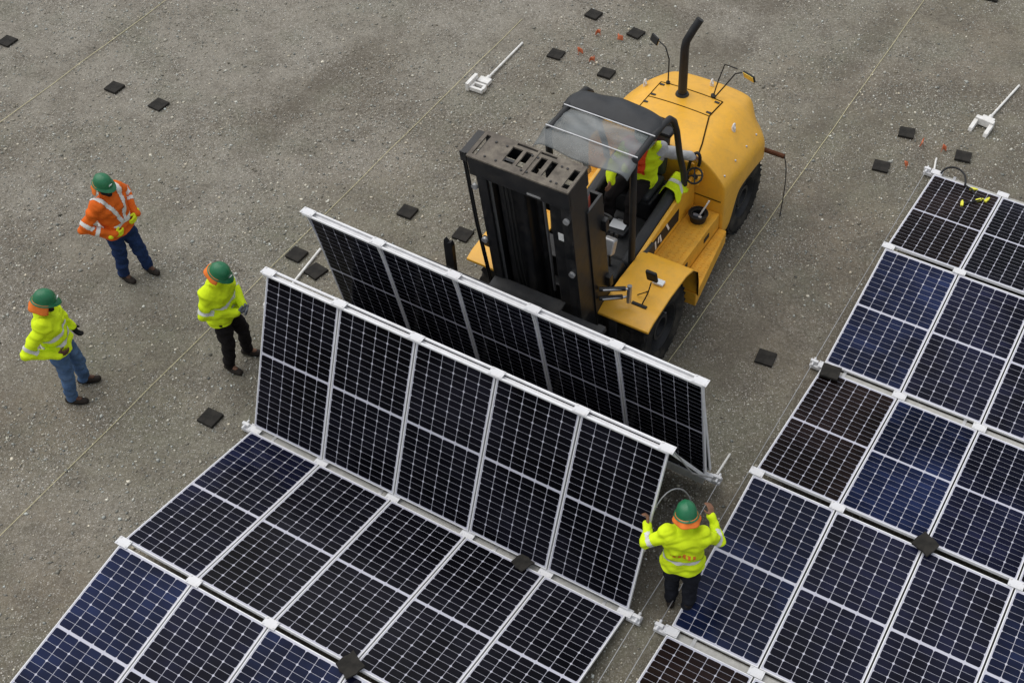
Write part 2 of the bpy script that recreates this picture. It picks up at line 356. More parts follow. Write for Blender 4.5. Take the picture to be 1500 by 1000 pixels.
# ------------------------------------------------------------------ solar arrays
PITCH, MW, ML, FD = 1.045, 1.026, 2.085, .035
GAP_R, GAP_V = .036, .050
CW = .98/6; CL = (ML-.024-.04-.030)/24
COLG, ROWG = .0060, .0036
TINTS = [((.0035, .0035, .0055), (.0060, .0060, .0095)),      # near black
         ((.0040, .0048, .0130), (.0080, .0095, .0260)),      # navy
         ((.0050, .0080, .0250), (.0095, .0155, .0470)),      # blue: cell colour with some sky reflection painted in
         ((.0095, .0060, .0055), (.0130, .0085, .0080))]      # brown black
def cell_pts(cx, cy, flip):
    w, h, c = (CW-COLG)/2, (CL-ROWG)/2, .013
    p = [(-w, -h), (w, -h), (w, h-c), (w-c, h), (-w+c, h), (-w, h-c)]
    if flip: p = [(x, -y) for x, y in p][::-1]
    return [(cx+x, cy+y) for x, y in p]
def cell_pos(r, c):
    x = -.98/2+CW*(c+.5); y = .012+.02+CL*(r+.5)+(.030 if r >= 12 else 0)
    return x, y
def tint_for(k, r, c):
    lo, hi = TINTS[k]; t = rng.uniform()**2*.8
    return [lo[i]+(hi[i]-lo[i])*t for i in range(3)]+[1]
def cell_block_mesh(k, half, z=.0012):
    v, f, t = [], [], []
    for r in range(12*half, 12*half+12):
        for c in range(6):
            n = len(v); p = cell_pts(*cell_pos(r, c), r % 2 == 0); v += [(x, y, z) for x, y in p]; f.append(tuple(range(n, n+6))); t += [tint_for(k, r, c)]*6
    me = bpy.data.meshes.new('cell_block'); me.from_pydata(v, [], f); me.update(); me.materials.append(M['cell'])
    a = me.color_attributes.new('tint', 'FLOAT_COLOR', 'POINT'); a.data.foreach_set('color', np.array(t, np.float32).ravel())
    return me
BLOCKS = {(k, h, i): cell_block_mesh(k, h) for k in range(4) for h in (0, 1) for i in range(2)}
def one_cell_mesh(k, flip):
    p = cell_pts(0, 0, flip); n = 6
    v = [(x, y, -.0010) for x, y in p]+[(x, y, 0) for x, y in p]
    f = [tuple(range(6, 12))]+[(i, (i+1) % n, n+(i+1) % n, n+i) for i in range(n)]
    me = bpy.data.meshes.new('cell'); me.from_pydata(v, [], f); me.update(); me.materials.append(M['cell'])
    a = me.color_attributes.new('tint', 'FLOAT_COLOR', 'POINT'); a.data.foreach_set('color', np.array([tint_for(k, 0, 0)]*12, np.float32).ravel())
    return me
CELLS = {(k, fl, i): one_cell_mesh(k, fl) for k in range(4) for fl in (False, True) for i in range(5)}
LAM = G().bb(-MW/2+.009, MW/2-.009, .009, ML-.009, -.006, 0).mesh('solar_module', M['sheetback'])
LAM.materials.append(M['black'])                       # back face coloured black to darken gaps where light leaked through
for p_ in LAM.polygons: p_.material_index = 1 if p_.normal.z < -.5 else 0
fr = G()
for a in (-1, 1): fr.bb(a*MW/2, a*(MW/2-.012), 0, ML, -FD, .003)
for y0, y1 in ((0, .012), (ML-.012, ML)): fr.bb(-MW/2+.012, MW/2-.012, y0, y1, -FD, .003)
FRAME = fr.mesh('frame', M['frame'])
jb = G()
for x in (-.3, 0, .3): jb.bb(x-.03, x+.03, ML/2-.045, ML/2+.045, -.024, -.0065)
JBOX = jb.mesh('junction_boxes', M['hose'])
clampm = G().box((0, 0, .007), (.17, .105, .008)).box((0, 0, -.020), (.10, .06, .040))
for x in (-.045, .045):
    for y in (-.045, .045): clampm.cyl((x*1.4, y*.8, .0105), (x*1.4, y*.8, .018), .009, n=6)
CLAMP = clampm.mesh('hinge_clamp', M['clamp'])

def basis(x, y, o):
    x = Vector(x).normalized(); y = Vector(y).normalized(); z = x.cross(y)
    return Matrix(((x.x, y.x, z.x, o[0]), (x.y, y.y, z.y, o[1]), (x.z, y.z, z.z, o[2]), (0, 0, 0, 1)))

def leaf(root, A, B, kinds, ga, gb, off=0.0, single=(), yaw=0):
    """one folding leaf of five modules between hinge lines A and B, given as (v, z), A at smaller v unless standing"""
    a = Vector((0, A[0], A[1])); b = Vector((0, B[0], B[1])); d = (b-a); Lh = d.length; d.normalize()
    start = a + d*(ga + (Lh-ga-gb-ML)/2)
    Rz = Matrix.Rotation(R(yaw), 4, 'Z')
    T = Matrix.Translation((0, A[0], 0)) @ Rz @ Matrix.Translation((0, -A[0], 0))
    for i, k in enumerate(kinds):
        o = start + Vector((PITCH*(i+.5), 0, 0))
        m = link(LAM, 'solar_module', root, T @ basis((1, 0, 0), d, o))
        link(FRAME, 'frame', m); link(JBOX, 'junction_boxes', m)
        if i in single:
            for r in range(24):
                for c in range(6):
                    x, y = cell_pos(r, c)
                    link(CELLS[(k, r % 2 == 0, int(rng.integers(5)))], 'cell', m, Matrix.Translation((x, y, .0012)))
        else:
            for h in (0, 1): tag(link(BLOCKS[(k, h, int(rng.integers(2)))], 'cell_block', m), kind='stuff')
    return T

def hinge(root, v, z, tilt=0, T=None, n=6, pitch_x=0.):
    T = T or Matrix.Identity(4)
    for i in range(n):
        x = PITCH*i + (.035 if i == 0 else (-.035 if i == 5 else 0))
        link(CLAMP, 'hinge_clamp', root, T @ Matrix.Translation((x, v, z)) @ Matrix.Rotation(tilt, 4, 'X'))

def beam(root, v, skew=0):
    G().prism([(v-.075, 0), (v+.075, 0), (v+.06, .045), (v+.035, .066), (v-.035, .066), (v-.06, .045)], 'x', .04, 5*PITCH-.04).build('concrete_beam', M['concrete'], root, bevel=.006)
    for x in (.30, 1.9, 3.5, 5*PITCH-.30): G().bb(x-.02, x+.02, v-.085, v+.085, .0, .072).build('beam_strap', M['galv'], root)

def end_foot(root, x, v, s, z=.03):
    """galvanised bracket where a row's valley ends; s = -1 left end, 1 right end"""
    g = G().bb(x, x+s*.16, v-.05, v+.05, z, z+.05).bb(x+s*.06, x+s*.16, v-.02, v+.02, z+.05, z+.11).cyl((x+s*.12, v-.07, z+.08), (x+s*.12, v+.07, z+.08), .016, n=10)
    return g.build('end_foot', M['clamp'], root, bevel=.004)

# ---- array being unfolded
AR = empty('solar_array', O, YAW)
tag(AR, 'folding solar array pulled open by the forklift, two panel rows still standing upright', 'solar array')
zv = .10
r2 = (-2.1621*math.cos(R(9.7083)), zv+2.1621*math.sin(R(9.7083)))
v3 = (r2[0]-2.13, zv)
Ah, Bv, Ch = (.8391, 2.0874), (1.9848, .2327), (1.6444, 2.3765)
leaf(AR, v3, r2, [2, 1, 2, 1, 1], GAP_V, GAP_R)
leaf(AR, r2, (0, zv), [1, 0, 0, 0, 0], GAP_R, GAP_V, single=(0, 1))
leaf(AR, (0, zv), Ah, [0, 0, 0, 0, 0], GAP_V, GAP_R)
leaf(AR, Ah, Bv, [1, 0, 0, 1, 0], GAP_R, GAP_V)
TC = leaf(AR, Bv, Ch, [0, 0, 0, 0, 0], GAP_V, GAP_R, yaw=-.69)
Dv = (2.13, .25)
leaf(AR, Ch, Dv, [0, 1, 0, 0, 1], GAP_R, GAP_V, yaw=-.69)
hinge(AR, r2[0], r2[1]); hinge(AR, 0, zv+.004); hinge(AR, Ah[0], Ah[1]+.002); hinge(AR, Ch[0], Ch[1]+.002, 0, TC); hinge(AR, v3[0], zv); hinge(AR, Bv[0], Bv[1])
def ridge_rail(v, z, T=None):
    for dy, dz in ((-.043, .0), (.043, .0)):
        o = G().bb(-.02, 5*PITCH+.01, v+dy-.0125, v+dy+.0125, z-.022+dz, z+.004+dz).build('ridge_rail', M['frame'], AR, bevel=.003)
        if T is not None: o.matrix_basis = T
ridge_rail(*Ah); ridge_rail(Ch[0], Ch[1], TC)
beam(AR, 0); beam(AR, v3[0])
# bottom beam of the lifted valley hangs a little above the ground
G().prism([(Bv[0]-.07, .15), (Bv[0]+.07, .15), (Bv[0]+.055, .19), (Bv[0]+.03, .205), (Bv[0]-.03, .205), (Bv[0]-.055, .19)], 'x', .04, 5*PITCH-.04).build('concrete_beam', M['concrete'], AR)
end_foot(AR, 5*PITCH, 0, 1); end_foot(AR, 0, 0, -1); end_foot(AR, 5*PITCH-.02, Bv[0]+.05, 1, .14)
G().cyl((5*PITCH+.06, Bv[0]+.1, .20), (5*PITCH+.03, Bv[0]+.55, .06), .014, n=10).build('foot_peg', M['white'], AR)
def cable(root, pts, r=.005, name='tension_cable', m='galv', n=6):
    return G().tube(pts, r, n).build(name, M[m], root, smooth=True)
def bez(p, k=12):
    p = [Vector(q) for q in p]; out = []
    for i in range(k+1):
        t = i/k; q = p[:]
        while len(q) > 1: q = [a.lerp(b, t) for a, b in zip(q, q[1:])]
        out.append(q[0])
    return out
cable(AR, [(5*PITCH+.12, Bv[0]+.05, .19), (5*PITCH+.13, 1.0, .10), (5*PITCH+.12, .0, .11)])
cable(AR, [(5*PITCH+.12, .0, .11), (5*PITCH+.12, v3[0], .11)])
cable(AR, [(5*PITCH+.015, Ah[0]+.02, Ah[1]-.01), (5*PITCH+.05, (Ah[0]+Bv[0])/2-.06, 1.10), (5*PITCH+.05, Bv[0], .25)], .009)
cable(AR, bez([(5*PITCH-.02, .55, 1.32), (5*PITCH+.02, .95, 1.75), (5*PITCH+.34, 1.2, 1.0), (5*PITCH+.12, 1.0, .35)], 16), .008, 'loop_cable')

# ---- array already laid out on the right
RO = Vector((2.6207, 10.8155, 0)); RYAW = R(-28.0095); RL, RA = 2.1919, R(8.2386)
RR = empty('solar_array', RO, RYAW)
tag(RR, 'fully unfolded solar array lying in shallow ridges beside the standing worker', 'solar array')
dv, hz = RL*math.cos(RA), zv+RL*math.sin(RA)
leaf(RR, (dv, hz), (2*dv, zv), [3, 0, 3, 0, 3], GAP_R, GAP_V)
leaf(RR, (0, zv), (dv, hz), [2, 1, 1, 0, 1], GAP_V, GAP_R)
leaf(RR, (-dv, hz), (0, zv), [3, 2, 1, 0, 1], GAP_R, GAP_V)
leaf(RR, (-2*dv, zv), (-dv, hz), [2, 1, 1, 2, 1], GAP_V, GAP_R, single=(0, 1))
leaf(RR, (-3*dv, hz), (-2*dv, zv), [3, 0, 1, 0, 1], GAP_R, GAP_V)
for v in (dv, -dv, -3*dv): hinge(RR, v, hz)
for v in (2*dv, 0, -2*dv): hinge(RR, v, zv+.004); beam(RR, v); end_foot(RR, 0, v, -1)
cable(RR, [(-.12, 2*dv, .11), (-.12, 0, .11), (-.12, -2*dv, .11), (-.12, -3*dv, .11)])
G().tube([(-.02, 2*dv+.04, .10), (-.06, 2*dv+.20, .14), (-.09, 2*dv+.38, .05)], .014, 8).build('foot_peg', M['white'], RR, smooth=True)
lead = cable(RR, bez([(.10, 2*dv-.02, .14), (.12, 2*dv+.24, .18), (.45, 2*dv+.22, .20), (.50, 2*dv-.12, .15)], 16), .016, 'lead_cable', 'hose', 8)
for i, (x, y) in enumerate(((.62, 2*dv-.13), (.78, 2*dv-.36), (.88, 2*dv-.30), (.60, 2*dv-.60))):
    z = zv+.02+(2*dv-y)*math.tan(RA)
    rot = Matrix.Rotation(.5*i+.3, 3, 'Z')
    o = G().box((x, y, z), (.085, .042, .028), rot).box(Vector((x, y, z))+rot @ Vector((.055, 0, 0)), (.045, .024, .02), rot).build('connector', M['connector'], RR, bevel=.005)
cable(RR, [(.50, 2*dv-.12, .15), (.62, 2*dv-.16, .155), (.72, 2*dv-.30, .17), (.82, 2*dv-.33, .175), (.70, 2*dv-.48, .19), (.60, 2*dv-.60, .21)], .012, 'lead_cable', 'hose', 8)

# ------------------------------------------------------------------ rubber pads
pad_me = {}
def pad_mesh(i):
    s = .118; g = G(); pr = [(-s, -s), (s, -s), (s, s), (-s, s)]
    j = [(x+random.uniform(-.006, .006), y+random.uniform(-.006, .006)) for x, y in pr]
    return g.prism(j, 'z', 0, .034+.004*i).mesh('rubber_pad', M['rubber'])
PADS = [pad_mesh(i) for i in range(3)]
def pad(u, v, rot, label, z=.004, tilt=None, group='rubber ballast pads laid out on the gravel'):
    o = link(random.choice(PADS), 'rubber_pad'); o.location = site(u, v, z); o.rotation_euler = (0, 0, YAW+R(rot))
    if tilt: o.rotation_euler = (R(tilt[0]), R(tilt[1]), YAW+R(rot))
    o.modifiers.new('bevel', 'BEVEL').width = .004
    return tag(o, label, 'rubber pad', group)
G_ = 'rubber ballast pads laid out on the gravel'
for u, v, rot, lab in [
    (-8.84, 4.39, 2, 'black rubber pad at the far left edge of the gravel'),
    (-6.42, 4.32, 3, 'black rubber pad beside the far left string line, left of two'),
    (-5.51, 4.34, -2, 'black rubber pad above the orange jacket worker, right of two'),
    (-1.52, 2.73, 0, 'black rubber pad left of the white pole behind the standing panels'),
    (-1.08, 2.60, -9, 'black rubber pad right of the white pole behind the standing panels'),
    (-.63, -.09, 2, 'black rubber pad below the yellow worker in black trousers, near the array corner'),
    (-.69, 4.21, 4, 'black rubber pad in front of the mast, farther from the forklift'),
    (.27, 4.21, 3, 'black rubber pad close to the left front fender of the forklift'),
    (-.78, 8.56, 4, 'black rubber pad left of the orange flags behind the forklift'),
    (-.81, 9.85, -3, 'black rubber pad topmost of the four behind the forklift'),
    (.08, 9.72, -6, 'black rubber pad left of the exhaust stack top'),
    (.19, 8.51, 4, 'black rubber pad just behind the yellow counterweight'),
    (4.98, 4.20, 6, 'lone black rubber pad on open gravel between forklift and laid out array'),
    (4.97, 9.48, 12, 'black rubber pad upper left of the flags near the laid out array'),
    (4.91, 8.54, 9, 'black rubber pad lower left of the flags near the laid out array'),
    (5.91, 9.36, 11, 'black rubber pad right of the flags near the white anchor'),
    (4.95, 13.75, 5, 'black rubber pad cut by the top edge of the picture')]:
    pad(u, v, rot, lab)

def rubber_star(M4, label):
    g = G(); pts = []
    for i in range(16):
        a = 2*math.pi*i/16; r = .125 if i % 4 in (1, 2, 3) else .165
        pts.append((r*math.cos(a+.4)*random.uniform(.9, 1.08), r*math.sin(a+.4)*random.uniform(.85, 1.08)))
    o = g.prism(pts, 'z', 0, .03).build('rubber_pad', M['rubber'], bevel=.006); o.matrix_world = M4
    return tag(o, label, 'rubber pad', 'rubber pads resting on the arrays')
RM = Matrix.Translation(RO) @ Matrix.Rotation(RYAW, 4, 'Z'); LM = Matrix.Translation(O) @ Matrix.Rotation(YAW, 4, 'Z')
rubber_star(RM @ Matrix.Translation((2.10, -dv-.02, hz+.034)), 'black splayed rubber pad on a ridge joint of the laid out array')
rubber_star(LM @ Matrix.Translation((3.13, r2[0], r2[1]+.034)), 'black splayed rubber pad on the front ridge joint at the bottom edge')
rubber_star(LM @ Matrix.Translation((3.90, -.04, zv+.05)) @ Matrix.Rotation(R(9), 4, 'X') @ Matrix.Scale(.8, 4), 'black rubber pad in the valley under the standing panel row')
o = pad(0, 0, 0, 'dark grey rubber pad on the left corner of the laid out array', group='rubber pads resting on the arrays')
o.matrix_world = RM @ Matrix.Translation((.15, -.11, zv+.055)) @ Matrix.Rotation(R(-7), 4, 'X') @ Matrix.Rotation(R(6), 4, 'Z')

# ------------------------------------------------------------------ string lines
def string_line(u0, v0, u1, v1, label):
    n = 40; pts = []
    for i in range(n+1):
        t = i/n; pts.append(site(u0+(u1-u0)*t+.003*math.sin(i*1.7), v0+(v1-v0)*t, .016+.006*math.sin(i*.9+1)))
    o = G().tube(pts, .0042, 5).build('string_line', M['line'], smooth=True); tag(o, label, 'string line', 'yellow set out strings on the gravel')
string_line(-7.28, .5, -7.52, 12, 'thin yellow string across the upper left gravel')
string_line(-1.53, -5, -1.80, 9.15, 'thin yellow string running past the two yellow workers to a peg by the white anchor')
string_line(3.90, 2.6, 3.97, 16, 'thin yellow string on the gravel right of the forklift')

# ------------------------------------------------------------------ marker flags
def flag(u, v, k, label, col='flag'):
    r = empty('marker_flag', site(u, v)); r.rotation_euler = (0, 0, random.uniform(0, 6))
    G().cyl((0, 0, -.02), (.01, 0, .13), .004, n=6).build('peg', M['flag'], r)
    def fn(a, b): return (.004+.085*a, .025*math.sin(a*5+k)+.02*b, .045+.085*b-.05*a*a)
    G().grid(fn, 6, 3).build('pennant', M[col], r, smooth=True, solid=.003)
    tag(r, label, 'marker flag', 'orange marker flags on the gravel')
for i, (u, v, lab) in enumerate([(-.47, 8.74, 'orange marker flag beside the pad, lower left of four behind the forklift'), (-.14, 8.71, 'orange marker flag nearest the counterweight, lower right of four behind the forklift'),
    (-.42, 9.41, 'orange marker flag farthest back, upper left of four behind the forklift'), (-.11, 9.43, 'orange marker flag upper right of four behind the forklift, beside a pad'),
    (5.28, 9.36, 'orange marker flag, leftmost upper one near the laid out array'), (5.58, 9.32, 'orange marker flag nearest the right hand pad'), (5.25, 8.68, 'orange marker flag just above the laid out array corner')]):
    flag(u, v, i, lab)

# ------------------------------------------------------------------ white anchors
def anchor(u, v, rz, label, Lp=1.15, side=True):
    r = empty('ground_anchor', site(u, v), YAW+R(rz))
    G().cyl((0, .12, .045), (0, .12+Lp, .025), .019, n=12).build('pole', M['white'], r, smooth=True)
    G().bb(-.10, .10, -.02, .12, .02, .085).cyl((0, .10, .05), (0, .2, .045), .034, n=12).build('socket', M['white'], r, bevel=.008)
    if side:      # lies on its side: two square eyes joined by a bar
        G().bb(-.17, -.11, -.26, .05, .02, .16).build('crossbar', M['white'], r, bevel=.008)
        for y in (-.24,):
            g = G().bb(-.11, .12, y, y+.05, .03, .10).bb(-.11, .12, y+.13, y+.17, .03, .10).bb(.08, .13, y+.05, y+.13, .03, .10).bb(-.11, -.07, y+.05, y+.13, .03, .10)
            g.build('eye', M['white'], r, bevel=.008)
    else:
        G().bb(-.15, .15, -.10, -.02, .03, .15).build('crossbar', M['white'], r, bevel=.008)
        for x in (-.125, .125):
            G().prism([(-.09, .03), (-.10, .12), (-.28, .06), (-.30, .0), (-.24, .0)], 'x', x-.032, x+.032).build('prong', M['white'], r, bevel=.006)
    tag(r, label, 'ground anchor', 'white ground anchors with long poles')
anchor(-1.38, 7.28, 2, 'white anchor bracket with pole lying beside the string above the mast')
anchor(5.96, 10.30, -8, 'white two pronged anchor with pole at the right edge of the gravel', side=False, Lp=1.1)
anchor(-1.165, 2.02, 8, 'white anchor pole lying behind the top of the standing panels between two pads', side=False, Lp=.85)

# ------------------------------------------------------------------ forklift   local x right (+u), y rearwards (+v)
FK = empty('forklift', site(2.62, 5.0), YAW)
tag(FK, 'large yellow forklift with black mast and clear sheet over its cab', 'forklift')
def wheel(x, y, r, w, s):
    t = G(); hw = w/2
    t.lathe([(r*.56, -hw*.9), (r*.75, -hw), (r*.92, -hw*.95), (r*.985, -hw*.75), (r*.985, hw*.75), (r*.92, hw*.95), (r*.75, hw), (r*.56, hw*.9), (r*.56, -hw*.9)], (x, y, r), 'x', 40)
    n = 30
    for i in range(n):
        a = 2*math.pi*i/n
        for q in (-1, 1):
            aa = a + (math.pi/n if q > 0 else 0)
            rot = Matrix.Rotation(aa, 3, 'X') @ Matrix.Rotation(q*.35, 3, 'Y')
            c = Vector((x+q*hw*.45, y, r)) + Matrix.Rotation(aa, 3, 'X') @ Vector((0, 0, r*.985))
            t.box(c, (hw*.95, .05, .036), Matrix.Rotation(aa, 3, 'X') @ Matrix.Rotation(q*.35, 3, 'Z'))
    wh = t.build('tyre', M['tyre'], FK, smooth=True, angle=35)
    g = G().lathe([(0, hw*.35), (r*.20, hw*.38), (r*.22, hw*.7), (r*.30, hw*.7), (r*.32, hw*.35), (r*.48, hw*.25), (r*.54, hw*.85), (r*.575, hw*.88), (r*.575, -hw*.8), (0, -hw*.8)], (0, 0, 0), 'x', 32)
    rim = g.build('rim', M['black'], wh, smooth=True)
    rim.location = (x, y, r); rim.scale = (s, 1, 1)
    b = G()
    for i in range(8):
        a = 2*math.pi*i/8; b.cyl((x+s*hw*.3, y+r*.39*math.cos(a), r+r*.39*math.sin(a)), (x+s*hw*.48, y+r*.39*math.cos(a), r+r*.39*math.sin(a)), .022, n=6)
    b.build('wheel_nuts', M['galv'], wh)
wheel(.99, -1.47, .60, .44, 1); wheel(-.99, -1.47, .60, .44, -1)
wheel(.86, 1.33, .55, .34, 1); wheel(-.86, 1.33, .55, .34, -1)
# chassis and axles
G().bb(-.56, .56, -1.75, 1.9, .38, .94).bb(-.7, .7, -1.62, -1.32, .48, .72).bb(-.68, .68, 1.2, 1.46, .45, .65).build('chassis', M['black'], FK, bevel=.02)
# front fenders: thin curved plates
for s in (-1, 1):
    pr = [(-2.13, 1.20), (-2.0, 1.25), (-1.55, 1.30), (-1.12, 1.29), (-.92, 1.22), (-.81, 1.08), (-.76, .86), (-.75, .62)]
    g = G(); n = len(pr); x0, x1 = s*.60, s*1.30
    g.loft([[(x0, y, z) for y, z in pr]+[(x0, y+(.03 if i > 4 else 0), z-.035) for i, (y, z) in list(enumerate(pr))[::-1]],
            [(x1, y, z) for y, z in pr]+[(x1, y+(.03 if i > 4 else 0), z-.035) for i, (y, z) in list(enumerate(pr))[::-1]]])
    g.build('front_fender', M['yellow'], FK, smooth=True, bevel=.008, angle=30)
    G().bb(s*.60, s*.66, -2.0, -.75, .62, 1.235).build('fender_inner_wall', M['black'], FK)
# steps on each side
for s in (-1, 1):
    G().bb(s*.60, s*1.0, -1.0, .50, .40, .90).build('upper_step', M['deck'], FK, bevel=.012)
    G().prism([(s*1.005, -.78), (s*1.30, -.78), (s*1.12, .50), (s*1.005, .50)], 'z', .42, .64).build('lower_step', M['deck'], FK, bevel=.012)
    tp = G()
    for i in range(24):
        for j in range(4):
            rot = Matrix.Rotation((.7 if (i+j) % 2 else -.7), 3, 'Z')
            tp.box((s*(.67+.085*j), -.70+.05*i, .903), (.034, .012, .006), rot)
            if j < 3 and 1.05+.075*j < 1.27-.15*(i/24): tp.box((s*(1.05+.075*j), -.70+.048*i, .643), (.034, .012, .006), rot)
    tag(tp.build('tread_studs', M['deck'], FK), kind='stuff')
    for y in (-.52, .12):
        G().bb(s*1.001, s*1.008, y-.09, y+.06, .74, .81).build('step_slot', M['hose'], FK)
    # side panel beside the cab
    G().prism([(-1.22, .905), (.49, .905), (.49, 1.42), (.2, 1.40), (-1.05, 1.22), (-1.22, 1.18)], 'x', s*.56, s*.615).build('side_panel', M['yellow'], FK, bevel=.012)
lab = G().bb(.6155, .618, -.86, .02, .99, 1.20).build('name_plate', M['hose'], FK)
mk = G()
for i, (y, z, h, t) in enumerate([(-.80, 1.00, .14, .2), (-.72, 1.03, .12, -.1), (-.64, 1.01, .15, .15), (-.56, 1.04, .10, 0), (-.50, 1.02, .15, .3), (-.30, 1.06, .16, .5)]):
    mk.box((.6195, y, z+.07), (.002, .034, h), Matrix.Rotation(t, 3, 'X'))
mk.build('lettering', M['mark'], lab)
# cab tub
G().bb(-.555, .555, -1.30, .48, .945, .985).build('cab_floor', M['cushion'], FK)
for s in (-1, 1):
    G().prism([(-1.20, .99), (.45, .99), (.45, 1.46), (.15, 1.46), (-.55, 1.32), (-1.0, 1.24), (-1.20, 1.18)], 'x', s*.40, s*.555).build('cab_side', M['cushion'], FK, bevel=.05, seg=4, smooth=True)
G().prism([(-1.62, .945), (-1.305, .945), (-1.305, 1.25), (-1.40, 1.42), (-1.62, 1.30)], 'x', -.555, .555).build('dashboard', M['black'], FK, bevel=.03, seg=3)
G().prism([(-1.05, .99), (-.25, .99), (-.30, 1.10), (-1.0, 1.04)], 'x', -.395, .395).build('floor_hump', M['black'], FK, bevel=.02)
G().bb(-.05, .20, -.75, -.45, 1.095, 1.15).build('console_box', M['cushion'], FK, bevel=.01)
G().bb(-.30, .30, -.20, .34, .99, 1.30).build('seat_base', M['black'], FK, bevel=.03)
G().bb(-.27, .27, -.22, .30, 1.302, 1.42).build('seat', M['cushion'], FK, bevel=.05, seg=4, smooth=True)
G().box((0, .36, 1.72), (.50, .13, .64), Matrix.Rotation(R(-10), 3, 'X')).build('backrest', M['cushion'], FK, bevel=.05, seg=4, smooth=True)
st = G(); ring = [(.19*math.cos(2*math.pi*i/24), .19*math.sin(2*math.pi*i/24), 0) for i in range(25)]
rotm = Matrix.Rotation(R(-35), 3, 'X'); cst = Vector((-.05, -.98, 1.60))
st.tube([cst+rotm @ Vector(q) for q in ring], .016, 8)
for a in (0, 2.1, 4.2): st.tube([cst, cst+rotm @ Vector((.19*math.cos(a), .19*math.sin(a), 0))], .012, 6)
st.build('steering_wheel', M['black'], FK, smooth=True)
G().cyl(cst, (-.05, -1.33, 1.30), .035).build('steering_column', M['black'], FK, smooth=True)
for i, x in enumerate((.22, .29, .36)): G().cyl((x, -1.33, 1.38), (x, -1.24, 1.60), .010).cyl((x, -1.24, 1.60), (x, -1.225, 1.64), .022).build('lever', M['black'], FK, smooth=True)
# overhead guard
def rod(pts, r, name, m='black', n=10): return G().tube(pts, r, n).build(name, M[m], FK, smooth=True)
for s in (-1, 1):
    rod(bez([(s*.56, -1.20, 1.05), (s*.57, -1.18, 2.0), (s*.58, -1.26, 2.86), (s*.58, -1.20, 2.92)], 14), .045, 'front_pillar')
    rod([(s*.58, -1.22, 2.90), (s*.58, -.8, 2.93), (s*.58, -.50, 2.93), (s*.58, -.32, 2.90), (s*.58, -.20, 2.78), (s*.58, -.10, 2.55), (s*.58, .02, 2.1), (s*.58, .16, 1.72), (s*.58, .22, 1.45)], .042, 'roof_arch')
for y, z in ((-1.21, 2.962), (-.78, 2.972)):
    rod([(-.62, y, z), (.62, y, z)], .0075, 'roof_bar', 'clamp')
G().bb(-.50, .50, -.12, .10, 2.40, 2.47).build('roof_rear_plate', M['black'], FK, bevel=.02)
# dirty clear sheet tied over the guard
def sheet(a, b):
    x = -.66+1.28*a; y = -1.47+.72*b
    z = 2.945-.030*math.sin(math.pi*min(1, max(0, (b-.36)/.64)))*math.sin(math.pi*a)-.06*max(0, 1-min(a, 1-a)*12)**2
    z += .010*math.sin(7*a+4*b)*math.sin(5*b+2)+.006*math.sin(15*a-9*b)+.004*math.sin(25*b+11*a)
    if b < .36: z -= (1-b/.36)**2*.10
    return (x+.015*math.sin(9*b), y+.02*math.sin(9*a), z)
G().grid(sheet, 44, 40).build('roof_sheet', M['sheet'], FK, smooth=True, solid=.002)
def flap(a, b):
    x = -.66+1.28*a
    y = -.77+.50*b+.10*b*math.sin(math.pi*a)
    z = 2.95+.10*math.sin(math.pi*min(1, b*1.05))*(.55+.45*math.sin(math.pi*a))-.16*b**3-.05*max(0, 1-min(a, 1-a)*9)**2
    z += .012*math.sin(8*a+3)*b+.008*math.sin(17*a+9*b)*math.sin(math.pi*b)
    return (x, y, z)
G().grid(flap, 40, 18).build('roof_flap', M['cushion'], FK, smooth=True, solid=.006)
def drip(a, b):
    return (.02+.10*a+.03*math.sin(6*b), -1.47-.02*b+.02*math.sin(9*a), 2.84-.26*b)
G().grid(drip, 6, 10).build('sheet_corner', M['sheet'], FK, smooth=True, solid=.003)
# rear body
def half(p): return [(x, z) for x, z in p] + [(-x, z) for x, z in p[::-1] if x > 0]
secs = []
def prof(w, zb, zs, zt, k=1.0):
    return [(w, zb), (w, zb+.05), (w, zs-.06), (w-.012, zs), (w-.045, zs+.075), (w-.13, zs+.17), ((w-.05+.66*k)*.5, (zs+.06+zt-.075)*.5+.055), (.70*k, zt-.07), (.60*k, zt-.04), (.50*k, zt-.016), (.25*k, zt), (0, zt+.004)]
for y, p in [(.50, prof(1.03, .42, 1.34, 1.745)), (.515, prof(1.045, .41, 1.34, 1.755)), (.56, prof(1.05, .41, 1.34, 1.765)), (.70, prof(1.055, .42, 1.34, 1.775)), (.76, prof(1.06, .50, 1.34, 1.78)), (.90, prof(1.07, .92, 1.34, 1.785)),
             (1.0, prof(1.075, 1.0, 1.34, 1.785)), (1.62, prof(1.08, .98, 1.31, 1.78)), (1.74, prof(1.07, .92, 1.28, 1.77)), (1.80, prof(1.05, .86, 1.26, 1.76)),
             (2.14, prof(.86, .62, 1.12, 1.66, .93)), (2.22, prof(.79, .58, 1.08, 1.61, .88)), (2.30, prof(.66, .58, 1.03, 1.50, .80)), (2.33, prof(.60, .60, 1.0, 1.45, .76))]:
    secs.append([(x, y, z) for x, z in half(p)])
cw = G().loft(secs).build('counterweight_body', M['yellow'], FK, smooth=True, sub=2, angle=60)
G().bb(-.72, .72, 1.66, 2.22, .36, 1.0).build('counterweight_foot', M['yellow'], FK, bevel=.06, seg=3)
G().bb(-.59, .59, .485, .60, .80, 1.60).build('hood_front', M['yellow'], FK, bevel=.02)
